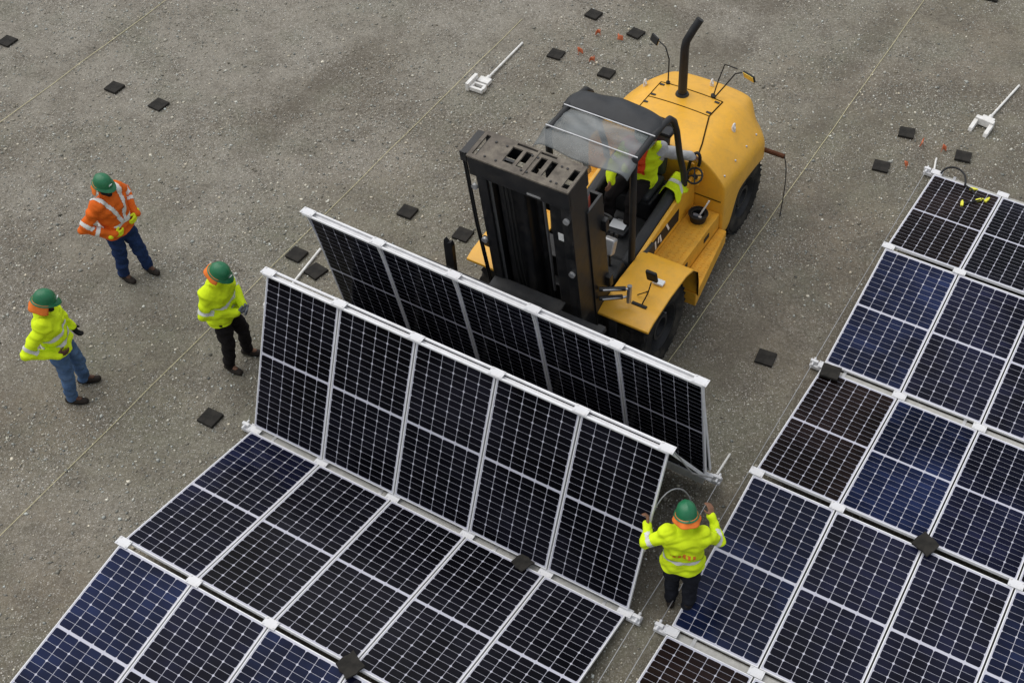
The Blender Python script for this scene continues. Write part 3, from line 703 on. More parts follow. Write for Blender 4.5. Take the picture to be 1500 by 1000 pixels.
# drape thin dark panel gaps over the rear body
dg = bpy.context.evaluated_depsgraph_get(); ev = cw.evaluated_get(dg); me_ = ev.to_mesh()
bvh = BVHTree.FromPolygons([v.co.copy() for v in me_.vertices], [tuple(p.vertices) for p in me_.polygons]); ev.to_mesh_clear()
def drape(pts, k=10):
    out = []
    for a, b in zip(pts, pts[1:]):
        for i in range(k+1):
            q = Vector(a).lerp(Vector(b), i/k); h = bvh.ray_cast(Vector((q.x, q.y, 4)), Vector((0, 0, -1)))
            if h[0]: out.append(h[0]+Vector((0, 0, .0)))
    return out
def seam(pts, r=.008): G().tube(drape(pts), r, 6).build('panel_gap', M['seam'], FK, smooth=True)
seam([(-.53, 1.28, 0), (.40, 1.28, 0)]); seam([(-.53, 1.66, 0), (.42, 1.66, 0)])
seam([(-.53, 1.66, 0), (-.53, .56, 0)]); seam([(.42, 1.66, 0), (.40, 1.28, 0), (.56, .75, 0), (.60, .56, 0)], .011)
G().bb(.615, 1.0, .4925, .499, 1.095, 1.107).build('panel_gap', M['seam'], FK)
def top(x, y): return bvh.ray_cast(Vector((x, y, 4)), Vector((0, 0, -1)))[0].z
for x, y in ((-.50, .70), (-.50, 1.15), (.36, 1.34), (.36, 1.60), (-.48, 1.60), (-.48, 1.34)):
    z = top(x, y); G().box((x, y, z+.004), (.07, .035, .016)).build('hood_hinge', M['black'], FK, bevel=.004)
for k in range(5):
    y = .72+.05*k; z = top(-.12, y); G().box((-.12, y, z+.003), (.34, .016, .010), Matrix.Rotation(R(12), 3, 'X')).build('vent_slat', M['seam'], FK)
for y in (.62, .95, 1.30, 1.62):
    z = top(.97, y); G().cyl((.97, y, z-.01), (.97, y, z+.012), .014, n=6).build('body_bolt', M['galv'], FK)
# exhaust
zt = top(-.13, 1.52)
ex = rod([(-.13, 1.52, zt-.05), (-.13, 1.52, zt+.35), (-.13, 1.52, zt+.75), (-.12, 1.535, zt+.86), (-.06, 1.60, zt+1.02), (0, 1.67, zt+1.16)], [.062, .062, .058, .056, .055, .055], 'exhaust_stack', 'black', 16)
G().cyl((-.13, 1.52, zt-.01), (-.13, 1.52, zt+.03), .10, .085, 20).build('exhaust_collar', M['black'], FK, smooth=True)
# lifting eyes
for x, y in ((.76, 1.30), (.10, 1.98), (-.72, 1.55)):
    z = top(x, y); G().cyl((x, y, z-.02), (x, y, z+.05), .028).lathe([(.03+.012*math.cos(a), .012*math.sin(a)) for a in [i*math.pi/4 for i in range(9)]], (x, y, z+.075), 'x', 14).build('lifting_eye', M['white'], FK, smooth=True)
# rear mirrors on wire stalks
def stalk(base, pts, head, size, m, rz):
    z = top(*base); r = rod([(base[0], base[1], z-.02)]+pts, .010, 'mirror_stalk', 'hose', 6)
    h = G().box((0, 0, 0), (size[0], .03, size[1])).build('mirror_head', M['hose'], r, bevel=.012); h.location = head; h.rotation_euler = (R(20), 0, rz)
    g = G().box((0, -.018, 0), (size[0]*.88, .006, size[1]*.86)).build('mirror_glass', M[m], r); g.location = head; g.rotation_euler = h.rotation_euler
    G().cyl((base[0], base[1], z-.01), (base[0], base[1], z+.03), .03, n=10).build('stalk_base', M['hose'], FK)
stalk((-.42, 1.66), [(-.43, 1.68, 2.15), (-.52, 1.74, 2.28), (-.66, 1.80, 2.30)], (-.74, 1.84, 2.27), (.17, .11), 'mirror', 2.6)
stalk((.27, 1.68), [(.40, 1.74, 1.98), (.50, 1.82, 2.16), (.58, 1.86, 2.18)], (.68, 1.88, 2.14), (.20, .12), 'amberglass', -.3)
stalk((.25, 1.70), [(.28, 1.78, 2.0), (.32, 1.86, 2.22), (.50, 1.88, 2.2)], (.60, 1.90, 2.17), (.02, .02), 'mirror', -.3)
# front mirror on the right fender
r = rod([(1.04, -1.83, 1.26), (1.08, -1.74, 1.42), (1.10, -1.70, 1.58)], .009, 'mirror_stalk', 'hose', 6)
for q in ((.93, -1.72), (1.0, -1.62)): G().tube([(q[0], q[1], 1.30), (1.085, -1.73, 1.45)], .007, 6).build('stay', M['hose'], r, smooth=True)
G().box((1.10, -1.69, 1.68), (.15, .045, .20), Matrix.Rotation(R(15), 3, 'X')).build('mirror_head', M['hose'], r, bevel=.02)
G().bb(.92, 1.12, -1.86, -1.82, 1.262, 1.285).build('mirror_bracket', M['hose'], FK)
G().bb(1.0, 1.14, -1.47, -1.38, 1.312, 1.345).build('fender_lamp', M['paper'], FK, bevel=.008)
# drawbar and trailing wire at the rear
rod([(.86, 2.06, .86), (1.26, 2.06, .86)], .035, 'drawbar', 'rusty', 8)
rod(bez([(1.26, 2.06, .86), (1.36, 2.02, .7), (1.40, 1.86, .4), (1.42, 1.75, .03)], 12), .008, 'trailing_wire', 'hose', 6)
# rear facing handwheel by the hood corner
hw_ = G(); c0 = Vector((.68, .30, 1.58)); rr = Matrix.Rotation(R(38), 3, 'X')
hw_.tube([c0+rr @ Vector((.105*math.cos(2*math.pi*i/20), .105*math.sin(2*math.pi*i/20), 0)) for i in range(21)], .014, 8)
for a in (0, 1.571, 3.142, 4.712): hw_.tube([c0, c0+rr @ Vector((.105*math.cos(a+.4), .105*math.sin(a+.4), 0))], .010, 6)
hw_.cyl(c0, c0+rr @ Vector((0, 0, -.10)), .03); hw_.build('handwheel', M['hose'], FK, smooth=True)
G().box((.68, .42, 1.46), (.09, .18, .14)).build('handwheel_bracket', M['yellow'], FK, bevel=.02)
G().tube(bez([(.52, .44, 1.50), (.56, .44, 1.95), (.72, .46, 1.9), (.66, .46, 1.62)], 10), .022, 8).build('filter_hose', M['hose'], FK, smooth=True)

# ---- mast
def holes_plate(x0, x1, y0, y1, z0, z1, holes, name, m):
    xs = sorted(set([x0, x1]+[h[0] for h in holes]+[h[1] for h in holes])); ys = sorted(set([y0, y1]+[h[2] for h in holes]+[h[3] for h in holes]))
    def solid(i, j):
        if not (0 <= i < len(xs)-1 and 0 <= j < len(ys)-1): return False
        cx, cy = (xs[i]+xs[i+1])/2, (ys[j]+ys[j+1])/2
        return not any(h[0] < cx < h[1] and h[2] < cy < h[3] for h in holes)
    g = G()
    for i in range(len(xs)-1):
        for j in range(len(ys)-1):
            if not solid(i, j): continue
            a, b, c, d = xs[i], xs[i+1], ys[j], ys[j+1]
            g.add([(a, c, z1), (b, c, z1), (b, d, z1), (a, d, z1)], [(0, 1, 2, 3)]); g.add([(a, c, z0), (b, c, z0), (b, d, z0), (a, d, z0)], [(3, 2, 1, 0)])
            for ok, p in ((solid(i-1, j), ((a, d), (a, c))), (solid(i+1, j), ((b, c), (b, d))), (solid(i, j-1), ((a, c), (b, c))), (solid(i, j+1), ((b, d), (a, d)))):
                if not ok: (px, py), (qx, qy) = p; g.add([(px, py, z0), (qx, qy, z0), (qx, qy, z1), (px, py, z1)], [(0, 1, 2, 3)])
    return g.build(name, M[m], FK)
MAST0 = set(FK.children)
MT, MY0, MY1 = 3.58, -2.72, -2.29
holes_plate(-.70, .58, MY0, MY1, MT-.022, MT, [(-.655, -.60, MY0+.05, MY1-.06), (-.30, -.17, MY0+.10, MY1-.09), (-.13, -.05, MY0+.10, MY1-.09), (.06, .14, MY0+.10, MY1-.09),
            (.19, .27, MY0+.10, MY1-.09), (.47, .545, MY0+.05, MY1-.09), (-.28, -.02, MY1-.05, MY1-.02), (.02, .22, MY1-.05, MY1-.02)], 'mast_top_plate', 'worn')
G().bb(-.80, -.715, MY0+.04, MY1-.02, MT-.10, MT-.02).bb(-.80, -.72, MY0+.02, MY0+.04, MT-.14, MT-.0).build('mast_side_bracket', M['mast'], FK)
G().bb(.0, .012, MY0+.02, MY1-.02, MT+.001, MT+.012).build('top_plate_rib', M['worn'], FK)
for x in (-.50, -.36, -.04, .03, .33, .40):
    for y in (MY0+.07, MY1-.12): G().cyl((x, y, MT), (x, y, MT+.012), .014, n=6).build('plate_bolt', M['mast'], FK)
G().bb(-.70, .58, MY0+.004, MY0+.05, MT-.30, MT-.024).bb(-.70, .58, MY1-.05, MY1-.004, MT-.26, MT-.024).build('mast_top_crossmember', M['mast'], FK, bevel=.008)
G().bb(.05, .22, MY0-.006, MY0+.002, MT-.26, MT-.235).build('crossmember_plate', M['galv'], FK)
def channel(x, s, y0, y1, w, z0, z1, name):
    g = G().bb(x, x+s*.035, y0, y1, z0, z1).bb(x+s*.035, x+s*w, y0, y0+.04, z0, z1).bb(x+s*.035, x+s*w, y1-.04, y1, z0, z1)
    return g.build(name, M['mast'], FK, bevel=.004)
for s, x0 in ((-1, -.72), (1, .60)):
    channel(x0+(.09 if s < 0 else -.02), -s, MY0+.02, MY1-.05, .13, .30, MT-.03, 'inner_upright')
    channel(x0+(.02 if s < 0 else .0), -s, -2.40, -2.06, .15, .25, MT-.62, 'outer_upright')
# broad mast columns (lift cylinders in their guards)
for x0, x1 in ((-.42, -.07), (.24, .56)):
    G().bb(x0, x1, MY0+.10, MY1-.08, .42, MT-.28).build('mast_column', M['mast'], FK, bevel=.03, seg=3)
for x in (-.02, .16): rod([(x, -2.42, .5), (x, -2.42, MT-.05)], .040, 'lift_cylinder', 'mast', 14)
rod([(.07, -2.46, 1.4), (.07, -2.46, MT-.30)], .018, 'cylinder_rod', 'chrome', 10)
for x in (-.60, -.52): G().bb(x-.012, x+.012, -2.63, -2.60, .6, MT-.30).build('lift_chain', M['galv'], FK)
for k, x in enumerate((-.785, -.755)): rod([(x, MY0+.05, MT-.06), (x-.005, MY0+.06, 2.4), (x+.01, -2.62, 1.2), (x+.03, -2.58, .8)], .013, 'mast_hose', 'hose', 8)
for x0 in (-.66, .52):
    for z in (3.10, 2.2): G().cyl((x0, MY0+.02, z), (x0, MY0-.012, z), .038, n=14).build('mast_roller', M['galv'], FK, smooth=True)
for k in range(3): rod(bez([(-.30+.05*k, MY0+.04, MT-.28), (-.27+.05*k, MY0+.03, 2.7), (-.32+.05*k, MY0+.05, 2.1), (-.30+.05*k, MY0+.09, 1.4)], 10), .012, 'mast_hose', 'hose', 8)
G().bb(.33, .40, MY0+.094, MY0+.099, 2.62, 2.74).build('warning_sticker', M['mark'], FK)
G().bb(.44, .52, MY0+.094, MY0+.099, 1.86, 1.93).build('warning_sticker', M['connector'], FK)
for k in range(26): G().bb(-.575, -.545, MY0+.025, MY0+.04, 1.2+.085*k, 1.255+.085*k).build('chain_link', M['galv'], FK)
for z in (.55, 1.5, 2.5): G().bb(-.70, .66, -2.14, -2.06, z-.09, z+.09).build('mast_crossmember', M['mast'], FK, bevel=.01)
# the whole mast leans forward a little
PV = Matrix.Translation((0, -2.5, MT)); TM = PV @ Matrix.Rotation(R(6), 4, 'X') @ PV.inverted()
for o in [c for c in FK.children if c not in MAST0]: o.matrix_basis = TM @ o.matrix_basis
# carriage and fork
G().bb(-1.62, 1.0, -2.74, -2.66, 1.28, 1.49).bb(-1.62, 1.0, -2.74, -2.66, .42, .62).build('carriage_bar', M['mast'], FK, bevel=.01)
for x in (-1.57, -.75, 0, .55, .95): G().bb(x-.04, x+.04, -2.735, -2.665, .63, 1.27).build('carriage_post', M['mast'], FK)
G().prism([(-2.74, 1.495), (-2.60, 1.495), (-2.46, 1.52), (-2.46, 1.55), (-2.60, 1.525), (-2.74, 1.52)], 'x', -.62, .36).build('carriage_shelf', M['black'], FK, bevel=.008)
G().bb(.36, .98, -2.74, -2.58, 1.495, 1.53).build('carriage_shelf', M['black'], FK, bevel=.008)
G().bb(-1.60, -.62, -2.74, -2.62, 1.495, 1.52).build('carriage_shelf', M['black'], FK, bevel=.008)
G().bb(-1.27, -1.15, -2.58, -2.52, 1.40, 1.84).prism([(-1.27, 1.84), (-1.15, 1.84), (-1.17, 1.90), (-1.22, 1.87), (-1.26, 1.92)], 'y', -2.58, -2.52).build('backrest_post', M['mast'], FK)
G().bb(-1.27, -1.15, -2.66, -2.58, 1.40, 1.48).build('post_bracket', M['mast'], FK)
G().bb(.88, .99, -2.74, -2.60, 1.532, 1.60).build('carriage_end', M['black'], FK, bevel=.02)
for x in (-1.0, .7):
    G().bb(x-.08, x+.08, -2.66, -2.60, .10, 1.27).bb(x-.08, x+.08, -2.98, -2.60, .06, .10).build('fork', M['mast'], FK, bevel=.008)
# tilt cylinders and side shift rams, right
for z, l in ((1.60, .26), (1.44, .22)):
    rod([(.62, -2.12, z), (.62+l, -1.94, z-.02)], .030, 'tilt_ram', 'mast', 12); rod([(.64+l*.1, -2.115, z), (.64+l*1.15, -1.91, z-.02)], .016, 'ram_rod', 'chrome', 10)
G().cyl((.92, -1.93, 1.36), (.92, -1.91, 1.62), .030).build('ram_pin', M['chrome'], FK, smooth=True)
G().bb(.70, .715, -2.33, -2.23, .95, 1.12).build('data_plate', M['paper'], FK)
for x, y in ((-.95, -2.05), (.80, -2.1)): G().bb(x-.05, x+.05, y-.02, y+.02, .5, 1.18).build('fender_support', M['black'], FK)
# lamp frame on the left fender
rod([(-.93, -2.05, 1.24), (-.95, -2.07, 1.50)], .012, 'lamp_stem', 'hose', 6)
G().box((-.95, -2.08, 1.60), (.17, .07, .18), Matrix.Rotation(R(20), 3, 'X')).build('work_lamp', M['hose'], FK, bevel=.015)
G().box((-.70, -2.02, 1.55), (.16, .10, .20)).build('valve_block', M['galv'], FK, bevel=.02)
# work lamps and hoses at cab front
G().box((.42, -1.52, 1.72), (.16, .12, .22), Matrix.Rotation(R(-25), 3, 'X')).build('work_lamp', M['galv'], FK, bevel=.03, seg=3)
rod([(.42, -1.50, 1.36), (.42, -1.51, 1.64)], .016, 'lamp_stem', 'hose', 8)
for k, x in enumerate((.10, .30)):
    rod(bez([(x, -1.55, 1.34), (x+.05, -1.9, 1.75), (x+.12, -2.1, 2.2), (x+.14, -2.08, 2.9)], 14), .020, 'hydraulic_hose', 'hose', 8)

# ---- loose things on the forklift
FM = Matrix.Translation(site(2.62, 5.0)) @ Matrix.Rotation(YAW, 4, 'Z')
def on_fk(name, x, y, z, rz=0):
    e = empty(name); e.matrix_world = FM @ Matrix.Translation((x, y, z)) @ Matrix.Rotation(rz, 4, 'Z'); return e
e = on_fk('bucket', .80, .24, .908)
G().lathe([(0, .002), (.105, .002), (.125, .11), (.135, .11), (.135, .125), (.118, .125), (.10, .02), (0, .02)], (0, 0, 0), 'z', 28).build('tub', M['hose'], e, smooth=True)
G().lathe([(.10+.018*math.cos(a), .10+.018*math.sin(a)) for a in [i*math.pi/4 for i in range(9)]], (0, 0, 0), 'z', 24).build('coiled_hose', M['rubber'], e, smooth=True)
G().cyl((.0, .0, .03), (.10, .10, .30), .012).build('brush_handle', M['white'], e, smooth=True)
G().box((-.02, -.02, .08), (.10, .05, .05)).build('rag', M['glove_g'], e, bevel=.015)
G().box((.05, -.05, .09), (.05, .04, .06)).build('spray_can', M['galv'], e, bevel=.01)
tag(e, 'small black tub with a white handled brush on the forklift side step', 'tub')
e = on_fk('clipboard', .05, -.60, 1.152, .1)
G().bb(-.115, .115, -.085, .085, 0, .006).build('board', M['hose'], e); G().bb(-.105, .105, -.08, .08, .0065, .012).build('paper', M['paper'], e); G().bb(-.04, .04, .06, .085, .0125, .022).build('clip', M['galv'], e)
tag(e, 'white sheet on a clipboard lying on the cab console', 'clipboard')
e = on_fk('bottle', .15, -.50, 1.152)
G().lathe([(0, 0), (.034, 0), (.036, .02), (.036, .15), (.014, .20), (.014, .225), (0, .225)], (0, 0, 0), 'z', 18).build('bottle_body', M['blue'], e, smooth=True); G().cyl((0, 0, .2255), (0, 0, .245), .017).build('cap', M['paper'], e, smooth=True)
tag(e, 'blue bottle standing beside the clipboard in the cab', 'bottle')
e = on_fk('fire_extinguisher', -.30, -.62, 1.065)
G().lathe([(0, 0), (.075, 0), (.08, .03), (.08, .42), (.05, .50), (.02, .53), (0, .53)], (0, 0, 0), 'z', 20).build('cylinder', M['redplastic'], e, smooth=True); G().bb(-.02, .02, -.07, .05, .535, .57).build('lever', M['black'], e)
tag(e, 'dark red extinguisher standing behind the dashboard', 'extinguisher')

# ------------------------------------------------------------------ people   local frame: forward +y, right +x
def caps_mesh(caps, voxel, smooth=6, wr=0, seed=0):
    """union of tapered capsules, remeshed into one continuous skin"""
    g = G()
    for a, b, r0, r1 in caps:
        a = Vector(a); b = Vector(b); d = b-a
        if d.length < 1e-4: d = Vector((0, 0, 1e-3)); b = a+d
        d = d.normalized(); pts = []; rad = []
        for k in range(4, 0, -1):
            t = math.pi/2*k/4.0*.985; pts.append(a-d*r0*math.sin(t)); rad.append(r0*math.cos(t))
        pts += [a, b]; rad += [r0, r1]
        for k in range(1, 5):
            t = math.pi/2*k/4.0*.985; pts.append(b+d*r1*math.sin(t)); rad.append(r1*math.cos(t))
        g.tube(pts, rad, 16)
    me = g.mesh('tmp', None); o = bpy.data.objects.new('tmp', me); C.objects.link(o)
    m = o.modifiers.new('r', 'REMESH'); m.mode = 'VOXEL'; m.voxel_size = voxel; m.adaptivity = 0
    m = o.modifiers.new('s', 'SMOOTH'); m.iterations = smooth; m.factor = .5
    dg = bpy.context.evaluated_depsgraph_get(); dg.update()
    out = bpy.data.meshes.new_from_object(o.evaluated_get(dg)); bpy.data.objects.remove(o); bpy.data.meshes.remove(me)
    n = len(out.vertices); co = np.empty(n*3, np.float32); out.vertices.foreach_get('co', co); co = co.reshape(-1, 3)
    if wr:
        no = np.empty(n*3, np.float32); out.vertices.foreach_get('normal', no); no = no.reshape(-1, 3)
        x, y, z = co.T; s = seed
        w = np.sin(38*z+9*x+6*y+s)*np.sin(11*x-13*y+7*z+s*2)+.6*np.sin(23*z-31*x+17*y+s)+.6*np.sin(61*z+29*y+s*3)*np.sin(19*x+s)+.5*np.abs(np.sin(47*z-22*x+35*y+s*5))*np.sin(13*y+9*x+s)
        co = co+no*(w*wr)[:, None]; out.vertices.foreach_set('co', co.ravel().astype(np.float32)); out.update()
    out.polygons.foreach_set('use_smooth', [True]*len(out.polygons))
    return out

def sub_mesh(me, sel, off, name, m):
    """faces of a garment picked by centre, lifted off by a few millimetres"""
    nv = len(me.vertices); co = np.empty(nv*3, np.float32); me.vertices.foreach_get('co', co); co = co.reshape(-1, 3)
    no = np.empty(nv*3, np.float32); me.vertices.foreach_get('normal', no); no = no.reshape(-1, 3)
    F = [tuple(p.vertices) for p in me.polygons]; cen = np.array([co[list(f)].mean(0) for f in F]); keep = sel(cen)
    F = [f for f, k in zip(F, keep) if k]
    used = sorted({i for f in F for i in f}); mp = {u: i for i, u in enumerate(used)}
    out = bpy.data.meshes.new(name); out.from_pydata([tuple(co[i]+no[i]*off) for i in used], [], [tuple(mp[i] for i in f) for f in F]); out.update()
    out.materials.append(M[m]); out.polygons.foreach_set('use_smooth', [True]*len(out.polygons))
    return out

def cut_below(me, z, axis=2, above=False):
    bm = bmesh.new(); bm.from_mesh(me); no = [0, 0, 0]; no[axis] = 1; p = [0, 0, 0]; p[axis] = z
    bmesh.ops.bisect_plane(bm, geom=bm.verts[:]+bm.edges[:]+bm.faces[:], plane_co=p, plane_no=no, clear_inner=not above, clear_outer=above)
    bm.to_mesh(me); bm.free(); me.polygons.foreach_set('use_smooth', [True]*len(me.polygons)); return me

def hand_caps(w, d, nrm, s, curl=.5, grow=0):
    """palm, four unequal fingers and a side thumb; w wrist, d pointing along the hand, nrm palm normal, s=1 right hand"""
    w = Vector(w); d = Vector(d).normalized(); nrm = Vector(nrm); nrm = (nrm-d*nrm.dot(d)).normalized(); side = d.cross(nrm)*s
    caps = []
    for k in (-1.2, 0, 1.2): caps.append((w+side*.016*k*.8+d*.015, w+d*.085+side*.021*k, .020+grow, .016+grow))
    for k, L in zip((-1.5, -.5, .5, 1.5), (.060, .072, .078, .070)):
        b = w+d*.092+side*.021*k; d1 = (d*math.cos(curl)+nrm*math.sin(curl)); d2 = (d*math.cos(curl*2.1)+nrm*math.sin(curl*2.1))
        m = b+d1*L*.5; caps += [(b, m, .0098+grow, .0092+grow), (m, m+d2*L*.5, .0092+grow, .0080+grow)]
    b = w+d*.03+side*.034; t1 = (side*.75+d*.6+nrm*.3).normalized(); t2 = (d*.9+side*.25+nrm*.5).normalized()
    caps += [(b, b+t1*.04, .0135+grow, .0115+grow), (b+t1*.04, b+t1*.04+t2*.032, .0115+grow, .0095+grow)]
    return caps

def person(label, loc, rz, P, jacket, trouser, skin, gloves=(None, None), stripes='yellow', shade=True, head_yaw=0, head_pitch=0, boots='boot', base_z=0, hem=.90, beard=False, hat_off=0, seed=1, coat_len=.90, shade_arc=(.38, 1.62), shade_len=.135, bulk=.040):
    root = empty('person', loc, rz)
    V = lambda k: Vector(P[k])
    pel, ch, nk, hd = V('pelvis'), V('chest'), V('neck'), V('head')
    axis = (ch-pel).normalized(); rgt = (V('shR')-V('shL')).normalized(); hrg = (V('hipR')-V('hipL')).normalized()
    HR = Matrix.Rotation(R(head_yaw), 3, 'Z') @ Matrix.Rotation(R(head_pitch), 3, 'X')
    hp = lambda x, y, z: hd+HR @ Vector((x, y, z))
    def torso(gw):
        wst = pel.lerp(ch, .45)
        return [(pel-hrg*.085, pel+hrg*.085, .125+gw, .125+gw), (wst-hrg*.075, wst+hrg*.075, .115+gw, .115+gw), (ch-rgt*.10, ch+rgt*.10, .125+gw, .125+gw)] + \
               [(pel+hrg*.07*s, wst+hrg*.065*s, .122+gw, .115+gw) for s in (-1, 1)] + [(wst+hrg*.065*s, ch+rgt*.085*s, .115+gw, .122+gw) for s in (-1, 1)] + \
               [(ch+rgt*.09, V('shR')-rgt*.01, .105+gw, .078+gw), (ch-rgt*.09, V('shL')+rgt*.01, .105+gw, .078+gw), (ch+axis*.10, nk, .085+gw, .060+gw*.6)]
    def arms(gw):
        c = []
        for s in 'RL': c += [(V('sh'+s), V('el'+s), .062+gw, .048+gw), (V('el'+s), V('ha'+s), .047+gw, .034+gw)]
        return c
    def legs(gw):
        c = []
        for s in 'RL': c += [(V('hip'+s), V('kn'+s), .092+gw, .062+gw), (V('kn'+s), V('an'+s), .060+gw, .044+gw)]
        return c
    hands = []; hh = {}
    for i, s in enumerate('RL'):
        d = V('ha'+s)-V('el'+s); d = Vector(P.get('hd'+s, d)); n = Vector(P.get('pn'+s, (0, 1, -.3)))
        hh[s] = (V('ha'+s), d, n, 1 if s == 'R' else -1, P.get('curl'+s, .45)); hands += hand_caps(*hh[s])
    headc = [(hp(0, -.015, .02), hp(0, .0, .045), .092, .090), (hp(0, .02, -.05), hp(0, .045, -.085), .068, .040), (hp(0, -.03, .0), hp(0, .03, .01), .085, .078),
             (hp(0, .088, .0), hp(0, .108, -.03), .012, .017), (hp(.082, -.01, .0), hp(.085, -.015, -.03), .016, .013), (hp(-.082, -.01, .0), hp(-.085, -.015, -.03), .016, .013),
             (hp(-.03, .085, .03), hp(.03, .085, .03), .014, .014), (hp(-.022, .082, -.062), hp(.022, .082, -.062), .011, .011), (nk-axis*.03, hp(0, -.01, -.06), .058, .055)]
    feet = []
    for s in 'RL':
        a, t = V('an'+s), V('to'+s); feet += [(a, a.lerp(t, .55), .034, .028)]
    body = caps_mesh(torso(0)+arms(-.006)+legs(-.006)+hands+headc+feet, .009, 3); body.materials.append(M[skin]); link(body, 'body', root)
    # trousers
    lg = caps_mesh(legs(.026)+[(pel-hrg*.08, pel+hrg*.08, .134, .134), (pel-hrg*.06+axis*.08, pel+hrg*.06+axis*.08, .13, .13)], .012, 4, .009, seed)
    if 'free' not in P: lg = cut_below(lg, coat_len+.06, above=True)
    lg.materials.append(M[trouser]); link(lg, 'trousers', root)
    # boots
    for s in 'RL':
        a, t = V('an'+s), V('to'+s); d = (t-a); d.z = 0; d.normalize(); f = a.copy(); f.z = base_z+.045
        if 'free' in P: f = a-Vector((0, 0, .045))
        tt = f+d*.16; tt.z = f.z-.005; he = f-d*.055
        bt = caps_mesh([(a+Vector((0, 0, .09)), f, .056, .052), (he, tt, .046, .040), (f+d*.05, tt, .048, .042)], .010, 4); bt = cut_below(bt, (base_z if 'free' not in P else f.z-.045)+.004)
        bt.materials.append(M[boots]); bo = link(bt, 'boot', root)
        sd = d.cross(Vector((0, 0, 1))); pts = []
        for k in range(16):
            q = 2*math.pi*k/16; w = .046 if math.cos(q) > 0 else .040
            pts.append((f+d*(.055+.125*math.cos(q))+sd*w*math.sin(q)).to_2d())
        G().prism([(p.x, p.y) for p in pts], 'z', (base_z if 'free' not in P else f.z-.045)+.002, (base_z if 'free' not in P else f.z-.045)+.022).build('sole', M['hose'], bo)
    # jacket
    jk = caps_mesh(torso(bulk)+arms(bulk*.55)+[(pel-hrg*.08-axis*.10, pel+hrg*.08-axis*.10, .165, .165)], .011, 3, .010, seed+3)
    jk = cut_below(jk, coat_len)
    jk.materials.append(M[jacket]); jo = link(jk, 'jacket', root)
    # reflective tape
    def band_axis(c, a, b, t0, w, rmax):
        a = np.array(a); b = np.array(b); d = b-a; L = np.linalg.norm(d); d = d/L; q = c-a; t = q@d; rad = np.linalg.norm(q-np.outer(t, d), axis=1)
        return (abs(t-L*t0) < w/2) & (rad < rmax)
    def armdist(c):
        m = np.full(len(c), 9.)
        for s in 'RL':
            for i, j in (('sh', 'el'), ('el', 'ha')):
                a, b = np.array(P[i+s]), np.array(P[j+s]); d = b-a; t = np.clip(((c-a)@d)/(d@d), 0.12 if i == 'sh' else 0, 1); m = np.minimum(m, np.linalg.norm(c-a-t[:, None]*d, axis=1))
        return m
    def tape(sel, name='reflective_tape', m='reflect', off=.004):
        q = sub_mesh(jk, sel, off, name, m)
        if len(q.polygons): link(q, name, jo)
    for s in 'RL':
        tape(lambda c, s=s: band_axis(c, P['sh'+s], P['el'+s], .80, .05, .115))
        if stripes == 'orange': tape(lambda c, s=s: band_axis(c, P['el'+s], P['ha'+s], .45, .05, .10))
    pa = np.array(pel); ax_ = np.array(axis); rg = np.array(rgt)
    if stripes == 'orange':
        tape(lambda c: (abs((c-pa)@ax_-.10) < .026) & (armdist(c) > .095))
        for s in (1, -1): tape(lambda c, s=s: (abs((c-pa)@rg*s-(.03+.30*((c-pa)@ax_-.12))) < .03) & ((c-pa)@ax_ > .125) & (armdist(c) > .08))
    elif stripes == 'yellow':
        for h in (.10, .24): tape(lambda c, h=h: (abs((c-pa)@ax_-h) < .027) & (armdist(c) > .095))
    elif stripes == 'operator':
        fwd = np.cross([0, 0, 1.], rg)
        tape(lambda c: ((c-pa)@ax_ > .16) & (c[:, 0] > -.17) & (armdist(c) > .105), 'vest', 'vest_o', .010)
        a0, b0 = np.array(P['shL']), np.array(P['haL']); e0 = np.array(P['elL'])
        def near(c, a, b, r):
            d = b-a; t = np.clip(((c-a)@d)/(d@d), .10, 1); return np.linalg.norm(c-a-t[:, None]*d, axis=1) < r
        tape(lambda c: (near(c, a0, e0, .125) | near(c, e0, b0, .11)), 'sleeve', 'greysleeve', .005)
    elif stripes == 'back':
        tape(lambda c: (abs((c-pa)@ax_-.12) < .022) & (armdist(c) > .095))
        q = sub_mesh(jk, lambda c: (abs((c-pa)@ax_-.235) < .022) & (c[:, 1]-pa[1] < -.02) & (abs((c-pa)@rg) < .13) & (armdist(c) > .08) & (np.sin((c-pa)@rg*120) > -.35), .004, 'back_print', 'shade'); link(q, 'back_print', jo)
    # gloves
    for i, s in enumerate('RL'):
        if gloves[i]:
            w, d, n, sg, cu = hh[s]; q = caps_mesh(hand_caps(w, d, n, sg, cu, .005)+[(w-Vector(d).normalized()*.05, w+Vector(d).normalized()*.03, .040, .034)], .008, 3); q.materials.append(M[gloves[i]]); link(q, 'glove', root)
    # face details
    for s in (-1, 1):
        G().lathe([(0, -.011), (.008, -.008), (.011, 0), (.008, .008), (0, .011)], hp(s*.032, .083, .008), 'z', 12).build('eye', M['eye'], root, smooth=True)
    hm = caps_mesh([(hp(0, -.03, .0), hp(0, -.02, .05), .094, .092)]+([(hp(-.06, .03, -.05), hp(0, .075, -.10), .03, .032), (hp(.06, .03, -.05), hp(0, .075, -.10), .03, .032)] if beard else []), .009, 3)
    hm.materials.append(M['hair']); link(hm, 'hair', root)
    # hard hat
    H = empty_hat = G()
    n = 36; rings = []
    prof = [(.0, .150), (.040, .146), (.075, .130), (.103, .100), (.119, .060), (.126, .020), (.128, .0)]
    v = []; f = []
    for r_, h in prof:
        for i in range(n):
            a = 2*math.pi*i/n; x, y = r_*.93*math.cos(a), r_*1.10*math.sin(a)
            hh2 = h+.006*max(0, 1-abs(x)/.018)*(1 if r_ > .03 and r_ < .125 else .6)
            v.append((x, y, hh2))
    k = len(prof)
